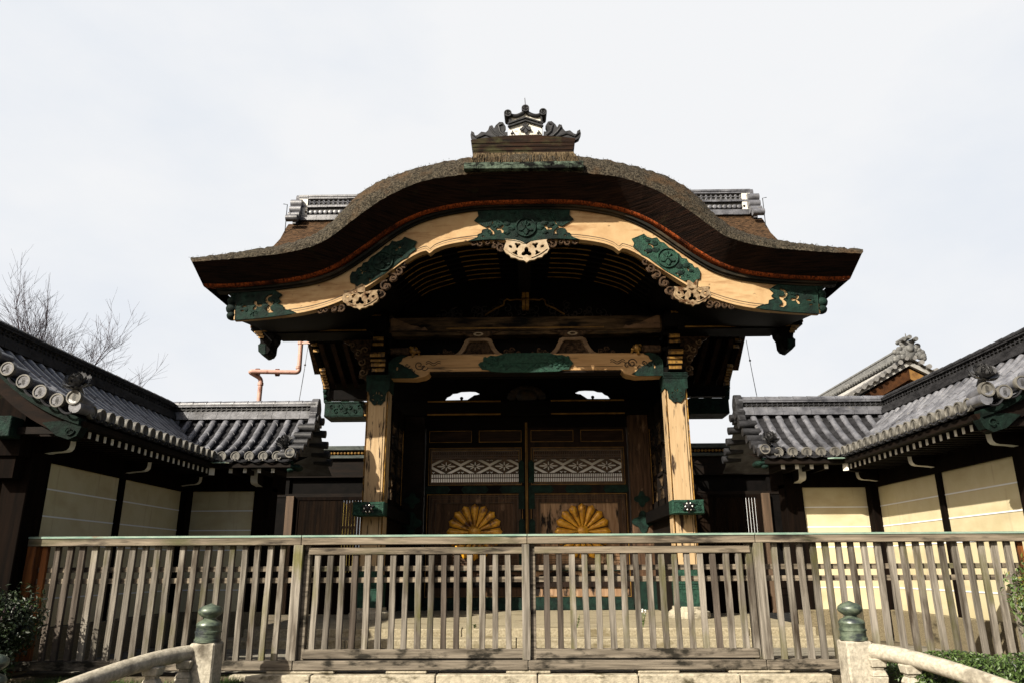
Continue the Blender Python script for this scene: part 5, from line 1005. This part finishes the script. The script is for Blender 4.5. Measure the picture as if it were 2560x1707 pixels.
# ================================================================ BRIDGE HANDRAILS
def giboshi(c, k):
    m = MB(); prof = [(.155, -.44), (.16, -.435), (.16, -.405), (.15, -.4), (.15, -.335), (.158, -.33), (.158, -.31), (.148, -.305), (.148, -.25), (.152, -.245), (.15, -.23), (.135, -.205), (.095, -.185), (.072, -.17), (.072, -.155), (.1, -.14), (.138, -.11), (.148, -.08), (.138, -.05), (.1, -.02), (.05, -.006), (.012, .012), (.001, .014)]
    m.lathe([(r * k, h * k) for r, h in prof], c, 'z', 28); return m
for sx in (-1, 1):
    hr = root('bridge_handrail', ('pale stone bridge handrail at lower left with onion-shaped bronze post cap', 'sunlit pale stone bridge handrail at lower right with green bronze post cap')[sx > 0], 'handrail', (sx * 3.97, 9.8, -1.5), 'stone bridge handrails')
    P_ = lambda n, mb, m, **k: part(n, mb, m, k.pop('parent', hr), **k)
    X = sx * 3.96
    c = MB(); c.box(X - .155, X + .155, 9.645, 9.955, -1.9, -.865); p1 = P_('stone_post', c, M_RAILST, smooth=0, bevel=.02)
    P_('bronze_cap', giboshi((X, 9.8, -.425), 1.0), M_BRONZE, parent=p1, smooth=40)
    pth = []
    A, B, C_ = Vector((sx * 4.1, 9.72, -.98)), Vector((sx * 4.5, 9.1, -.97)), Vector((sx * 5.05, 7.5, -1.36))
    for i in range(25):
        t = i / 24; pth.append(A * (1 - t) ** 2 + B * 2 * t * (1 - t) + C_ * t * t)
    c = MB(); c.tube(pth, .092, 14); P_('rail', c, M_RAILST, smooth=50)
    c = MB()
    for i in range(24): c.bar(pth[i] - Vector((0, 0, .42)), pth[i + 1] - Vector((0, 0, .42)), .17, .12)
    P_('lower_rail', c, M_RAILST, smooth=30)
    for k in (1, 7, 15):
        q = pth[k]; c = MB(); zt = q.z - .07
        for (h0, h1, w0, w1) in ((0, -.1, .1, .085), (-.1, -.13, .065, .065), (-.13, -.2, .07, .095), (-.2, -.3, .095, .08)):
            c.add([(q.x + a * w0, q.y + b * w0, zt + h0) for a, b in ((-1, -1), (1, -1), (1, 1), (-1, 1))] + [(q.x + a * w1, q.y + b * w1, zt + h1) for a, b in ((-1, -1), (1, -1), (1, 1), (-1, 1))], [(0, 1, 2, 3), (4, 5, 6, 7), (0, 1, 5, 4), (1, 2, 6, 5), (2, 3, 7, 6), (3, 0, 4, 7)])
        P_('baluster', c, M_RAILST, smooth=0, bevel=.012)
    c = MB(); Xe = sx * 5.06; c.box(Xe - .17, Xe + .17, 7.32, 7.66, -2.0, -1.2); p2 = P_('stone_post', c, M_RAILST, smooth=0, bevel=.02)
    P_('bronze_cap', giboshi((Xe, 7.5, -.755), 1.0), M_BRONZE, parent=p2, smooth=40)

# ================================================================ PIPE AND WIRES
pp = root('drain_pipe', 'salmon-red bent drainpipe rising beside the left eave of the gate', 'pipe', (-7.99, 21.8, 2.5))
P_ = lambda n, mb, m, **k: part(n, mb, m, pp, **k)
def bend(pts, r, n=6):
    o = [Vector(pts[0])]
    for i in range(1, len(pts) - 1):
        p, a, b = Vector(pts[i]), Vector(pts[i - 1]), Vector(pts[i + 1]); d1 = (a - p).normalized() * r; d2 = (b - p).normalized() * r
        for j in range(n + 1): t = j / n; o.append((p + d1) * (1 - t) ** 2 + p * 2 * t * (1 - t) + (p + d2) * t * t)
    return o + [Vector(pts[-1])]
c = MB(); c.tube(bend([(-8.02, 21.8, 2.0), (-8.02, 21.8, 5.52), (-8.32, 21.55, 5.68), (-6.88, 21.8, 5.7), (-6.9, 21.8, 8.2)], .11), .068, 14); P_('pipe', c, M_PIPE, smooth=60)
for (x, ax) in ((-8.1, 'x'), (-7.52, 'x')):
    c = MB(); c.lathe([(.07, -.05), (.115, -.05), (.115, -.01), (.09, 0), (.115, .01), (.115, .05), (.07, .05)], (x, 21.68 if x < -8 else 21.75, 5.69), 'x', 16); P_('flange', c, M_FLANGE)
for q in ((-8.02, 21.8, 5.35), (-6.9, 21.8, 5.85), (-6.9, 21.8, 6.62)):
    c = MB(); c.lathe([(.07, -.04), (.085, -.04), (.085, .04), (.07, .04)], q, 'z', 14); P_('pipe_collar', c, M_PIPE)
c = MB(); c.bar((-6.9, 21.8, 6.62), (-6.3, 21.5, 6.55), .05, .06); P_('pipe_bracket', c, M_PIPE, smooth=0)
for sx, a, b, lab in ((-1, (-6.6, 21.6, 6.5), (-5.06, 16.2, 3.55), 'thin grey cable slanting from gate eave to the left tiled ridge'), (1, (6.66, 21.6, 6.5), (5.11, 16.2, 3.55), 'thin grey cable slanting from gate eave to the right tiled ridge')):
    c = MB(); a, b = Vector(a), Vector(b); c.tube([a.lerp(b, t) + Vector((0, 0, -.06 * sin(pi * t))) for t in rng(0, 1, 10)], .009, 5); m_ = a.lerp(b, .42); c.blob(m_, .03, 6)
    single('cable', c, M_WIRE, lab, 'cable', 'cables from the gate eaves')

# ================================================================ BACKGROUND HALLS
h = root('temple_hall', 'distant temple hall with pale tiled gable and ochre gable boards behind the right wing', 'hall', (25, 55, -1.36))
P_ = lambda n, mb, m, **k: part(n, mb, m, h, **k)
AX, AZ, GY = 29.0, 14.7, 55.0
c = MB()
def rsl(t): return AZ - 7.5 * (.85 * t + .15 * (1 - (1 - t) ** 2)) 
for sx in (-1, 1):
    c.grid([[(AX + sx * 10 * t, y, AZ + .35 - 6.9 * t + 1.6 * t * t) for y in (GY - .3, GY + 30)] for t in rng(0, 1, 10)])
    for k in range(46): c.tube([(AX + sx * 10 * t, GY + .6 + k * .62, AZ + .38 - 6.9 * t + 1.6 * t * t) for t in rng(.02, 1, 5)], .12, 5, caps=False)
P_('tile_roof', c, M_HROOF, smooth=40, recalc=False)
c = MB()
for k in range(20):
    t = .03 + k * .05
    for sx in (-1, 1): z = AZ + .45 - 6.9 * t + 1.6 * t * t; c.tube([(AX + sx * 10 * t, GY - .45, z), (AX + sx * 10 * t, GY + .5, z)], .19, 8)
P_('verge_tile_row', c, mat('far_verge_tile', (.16, .155, .15), (.3, .29, .28), (3, 3, 3), .7), smooth=40)
c = MB()
for k, (w, z0, z1) in enumerate(((.6, 15.3, 15.65), (.5, 15.68, 16.0), (.55, 16.02, 16.15))): c.box(AX - w, AX + w, GY, GY + 30, z0 - .3, z1 - .3)
for k in range(60): c.tube([(AX - .6, GY + .3 + k * .5, 15.15), (AX - .75, GY + .3 + k * .5, 15.15)], .14, 6)
P_('ridge', c, mat('far_ridge_tile', (.16, .16, .155), (.28, .28, .27), (3, 3, 3), .7), smooth=40)
c = MB(); c.blob((AX, GY - .3, 15.5), (.55, .25, .75)); c.blob((AX, GY - .5, 15.65), (.3, .2, .3))
for i in range(26):
    a = random.uniform(-.5, pi + .5); r = random.uniform(.6, 1.05); c.blob((AX + r * 1.1 * cos(a), GY - .3, 15.3 + r * .85 * sin(a)), (.24, .18, .22), 6)
for i in range(14): sx = random.choice((-1, 1)); q = random.uniform(.3, 1.05); c.blob((AX + sx * q, GY - .35, 15.5 - q * .62 + random.uniform(-.2, .25)), (.26, .15, .2), 6)
for dx in (-.45, 0, .45): c.tube([(AX + dx, GY - .8, 16.3 + .15 * (dx == 0)), (AX + dx, GY + .3, 16.3 + .15 * (dx == 0))], .16, 10)
c.tube([(AX, GY - .2, 16.45), (AX, GY - .2, 16.9)], [.08, .02], 6)
P_('ridge_end_ornament', c, mat('far_ornament_tile', (.09, .09, .09), (.22, .22, .21), (4, 4, 4), .7))
c = MB(); c.prism([(AX - 9, 8.6), (AX + 9, 8.6), (AX, AZ - .1)], GY + .6, GY + 1.2); P_('gable_wall', c, M_HWOOD, smooth=0)
for sx in (-1, 1):
    c = MB(); c.prism([(AX, AZ + .1), (AX + sx * 9, AZ - 4.8), (AX + sx * 9, AZ - 5.15), (AX, AZ - .25)], GY - .1, GY + .2); P_('bargeboard', c, M_HROOF, smooth=0)
    c = MB(); c.prism([(AX, AZ - .45), (AX + sx * 8.6, AZ - 5.2), (AX + sx * 8.6, AZ - 6.0), (AX, AZ - 1.25)], GY + .1, GY + .5); P_('ochre_board', c, M_OCHRE if sx > 0 else M_HWOOD, smooth=0)
c = MB(); c.box(AX - 9, AX + 9, GY + 1.2, GY + 29, -1.36, 8.8); P_('wall', c, M_HWALL, smooth=0)
h = root('temple_hall', 'white-walled hall with deep brown eaves glimpsed through the door lattices', 'hall', (8, 50, -1.36))
P_ = lambda n, mb, m, **k: part(n, mb, m, h, **k)
c = MB(); c.prism([(-8.1, -1.36), (7.5, -1.36), (7.5, 6.42), (-5.5, 6.42), (-8.1, 5.5)], 46.5, 58); P_('wall', c, M_HWALL, smooth=0)
c = MB(); c.prism([(-8.7, 5.2), (-5.5, 6.4), (7.7, 6.4), (7.7, 7.6), (-5.2, 7.6), (-8.7, 5.9)], 45.2, 46.4)
for i in range(36): c.bar((-5.3 + i * .36, 43.6, 6.72), (-5.3 + i * .36, 45.3, 6.95), .12, .12)
P_('eave', c, M_HWOOD, smooth=0)
c = MB(); c.add([(-5.6, 43.4, 6.95), (8.5, 43.4, 6.95), (8, 52, 11), (1, 52, 11)], [(0, 1, 2, 3)]); c.add([(-5.6, 43.4, 6.95), (1, 52, 11), (-8.9, 47, 5.95)], [(0, 1, 2)]); c.add([(-8.9, 47, 5.95), (1, 52, 11), (1, 60, 8)], [(0, 1, 2)]); c.box(-5.6, 8.5, 43.3, 43.5, 6.78, 7.0); P_('roof', c, M_HROOF, smooth=0)
bf = MB()
for i in range(60):
    x = -13 + i * .105; bf.tube([(x, 30, -1.36), (x + random.uniform(-.03, .03), 30, 2.5 + random.uniform(-.08, .08))], .05, 7)
for z in (0, 1.6): bf.tube([(-13, 29.9, z), (-6.7, 29.9, z)], .05, 7)
single('bamboo_fence', bf, M_BAMB, 'yellow bamboo fence seen through the slats left of the gate', 'fence')

# ================================================================ PLANTS
def leaf_cloud(mb, n, fn_, size, mi=0):
    for i in range(n):
        p, nr = fn_(); s_ = size * random.uniform(.6, 1.3)
        d = (nr + Vector((random.gauss(0, .6), random.gauss(0, .6), random.gauss(0, .6)))).normalized(); t = d.orthogonal().normalized()
        t = (t * random.uniform(-1, 1) + d.cross(t) * random.uniform(-1, 1)).normalized(); b = d.cross(t)
        mb.add([p - t * s_, p + b * s_ * .45 + d * s_ * .15, p + t * s_, p - b * s_ * .45 + d * s_ * .15], [(0, 1, 2, 3)], mi)
def shrub(name, label, cen, rad, n, size, mats, seed, stems=True):
    random.seed(seed); r = root(name, label, 'shrub', (cen[0], cen[1], -1.5)); mb = MB()
    lobes_ = [(Vector((random.uniform(-.6, .6) * rad[0], random.uniform(-.6, .6) * rad[1], random.uniform(-.5, .6) * rad[2])), random.uniform(.35, .6)) for _ in range(12)] + [(Vector((0, 0, 0)), .75)]
    def f():
        c, k = random.choice(lobes_); v = Vector((random.gauss(0, 1), random.gauss(0, 1), random.gauss(0, 1))).normalized(); q = random.uniform(.55, 1.06)
        return Vector(cen) + c + Vector((v.x * rad[0], v.y * rad[1], v.z * rad[2])) * k * q, v
    leaf_cloud(mb, int(n * .75), f, size, 0); leaf_cloud(mb, int(n * .25), f, size, 1)
    part('foliage', mb, mats, r, smooth=0, recalc=False)
    s = MB()
    for i in range(7): a = random.uniform(0, 6.3); s.tube([(cen[0] + .1 * cos(a), cen[1] + .1 * sin(a), -1.5), (cen[0] + rad[0] * .4 * cos(a), cen[1] + rad[1] * .4 * sin(a), cen[2] - rad[2] * .2), (cen[0] + rad[0] * .7 * cos(a), cen[1] + rad[1] * .7 * sin(a), cen[2] + rad[2] * .5)], [.03, .02, .008], 6)
    part('stem', s, M_TREE, r)
    return r
shrub('shrub', 'dark green bush at the left fence end, mostly in shadow', (-6.75, 9.75, -.8), (.72, .55, .74), 12000, .03, [M_LEAFD, M_LEAFD2], 3)
shrub('shrub', 'yellow-green leafy bush at the right fence end', (6.45, 9.75, -.5), (.5, .45, .62), 3600, .036, [M_LEAFM, M_LEAFY], 5)
random.seed(11); hd = root('clipped_hedge', 'low clipped green hedge behind the right bridge handrail', 'hedge', (5.7, 9.75, -1.5)); mb = MB()
def hf():
    while True:
        x = random.uniform(4.35, 7.4); y = random.uniform(9.2, 10.3); z = random.uniform(-1.5, -1.07)
        tz = -1.1 + .03 * sin(x * 5.1) + .03 * sin(y * 7) - max(0, 4.6 - x) * .5
        if random.random() < .6: return Vector((x, y, tz + random.uniform(-.05, .03))), Vector((0, 0, 1))
        return Vector((x, 9.2 + random.uniform(-.05, .06), min(z, tz))), Vector((0, -1, 0))
leaf_cloud(mb, 9000, hf, .026, 0); leaf_cloud(mb, 2600, hf, .026, 1); part('foliage', mb, [M_LEAFM, M_LEAFD], hd, smooth=0, recalc=False)
c = MB(); c.box(4.5, 7.4, 9.28, 10.25, -1.5, -1.17); part('inner_twigs', c, M_LEAFD, hd, smooth=0, bevel=.05)
random.seed(12); gs = MB()
for i in range(9000):
    x = random.uniform(-7.5, -3.7); y = random.uniform(9.3, 10.5); hgt = random.uniform(.03, .1) * (1.6 if random.random() < .05 else 1); a = random.uniform(0, 6.3); w = .004
    z = -1.42 + .03 * sin(x * 3) ; gs.add([(x - w * cos(a), y - w * sin(a), z), (x + w * cos(a), y + w * sin(a), z), (x + random.uniform(-.04, .04), y + random.uniform(-.04, .04), z + hgt)], [(0, 1, 2)])
gs.grid([[(x, y, -1.42 + .03 * sin(x * 3)) for x in rng(-7.5, -3.7, 24)] for y in (9.2, 10.44)], 0)
struct('grass', gs, M_GRASS, kind='stuff', smooth=0, recalc=False)
def weed(label, c, hgt, n, seed, white=False):
    random.seed(seed); r = root('weed', label, 'weed', c, 'weeds growing on the platform'); s = MB(); lf = MB()
    for i in range(n):
        a = random.uniform(0, 6.3); d = Vector((cos(a) * .25, sin(a) * .15, 1)); t_ = Vector(c) + d * hgt * random.uniform(.6, 1)
        s.tube([c, t_], [.006, .003], 5)
        for k in range(9):
            p = Vector(c).lerp(t_, random.uniform(.1, 1)); b = random.uniform(0, 6.3); l = random.uniform(.03, .06); q = Vector((cos(b), sin(b) * .6, .4)) * l; w = Vector((-sin(b), cos(b), 0)) * l * .25
            lf.add([p, p + q * .5 + w, p + q, p + q * .5 - w], [(0, 1, 2, 3)])
        if white: lf.blob(t_, .02, 5, 1)
    part('stem', s, M_LEAFM, r); part('leaf_spray', lf, [M_LEAFM, M_WHITE], r, smooth=0, recalc=False)
weed('tiny weed on the platform edge, left of the fence centre post', (-.97, 14.5, -1.06), .08, 5, 1)
weed('upright leafy weed on the platform just right of the fence centre post', (.9, 14.6, -1.06), .24, 5, 2)
weed('white-flowered weed on the platform before the right gate post', (2.12, 14.7, -1.06), .32, 6, 3, True)
# bare winter trees behind the left wing
def tree(label, base, stems, seed, H):
    random.seed(seed); r = root('bare_tree', label, 'tree', base, 'bare trees behind the left wing'); tk = MB(); br = MB(); tw = MB()
    def grow(p, d, l, rad, depth):
        pts = [p]; n = 4; q = p.copy(); dd = d.copy()
        for i in range(n):
            dd = (dd + Vector((random.gauss(0, .09), random.gauss(0, .09), random.gauss(.03, .07)))).normalized(); q = q + dd * l / n; pts.append(q.copy())
        mb = tk if depth == 0 else br if depth < 3 else tw
        mb.tube(pts, [rad * (1 - .45 * i / n) for i in range(n + 1)], 6 if depth < 2 else 4 if depth < 3 else 3, caps=False)
        if depth >= 5: return
        k = (5, 7, 7, 5, 3)[depth]
        for i in range(k):
            t = random.uniform(.3, 1.0); b = pts[min(int(t * n), n)]; ax = Vector((random.gauss(0, 1), random.gauss(0, 1), random.gauss(.15, .6))).normalized()
            nd = (dd * random.uniform(.7, 1.1) + ax * random.uniform(.45, .8)).normalized(); grow(b, nd, l * random.uniform(.5, .72), max(rad * .45, .0048), depth + 1)
        if depth < 4: grow(pts[-1], dd, l * .7, rad * .55, depth + 1)
    for (dx, dy, tilt, az, l, rad) in stems:
        grow(Vector(base) + Vector((dx, dy, 0)), Vector((sin(tilt) * cos(az), sin(tilt) * sin(az), cos(tilt))), l, rad, 0)
    part('trunk', tk, M_TREE, r, recalc=False)
    part('branches', br, M_TREE, r, recalc=False); part('twigs', tw, M_TREE, r, recalc=False)
tree('bare many-stemmed winter tree behind the left tiled ridge, taller one', (-18.0, 25, -1.36), [(0, 0, .12, 2.6, 4.4, .1), (.2, 0, .16, .1, 4.3, .08), (.1, .2, .05, .4, 4.6, .08), (-.3, 0, .3, 3.0, 4.2, .08), (.3, .1, .26, .2, 3.7, .07)], 21, 10)
tree('smaller bare winter tree standing right of the taller one, nearer the drainpipe', (-16.9, 25.5, -1.36), [(0, 0, .12, .5, 3.1, .06), (.1, 0, .26, .2, 2.9, .05), (0, .1, .2, 2.8, 3.2, .05)], 5, 8)
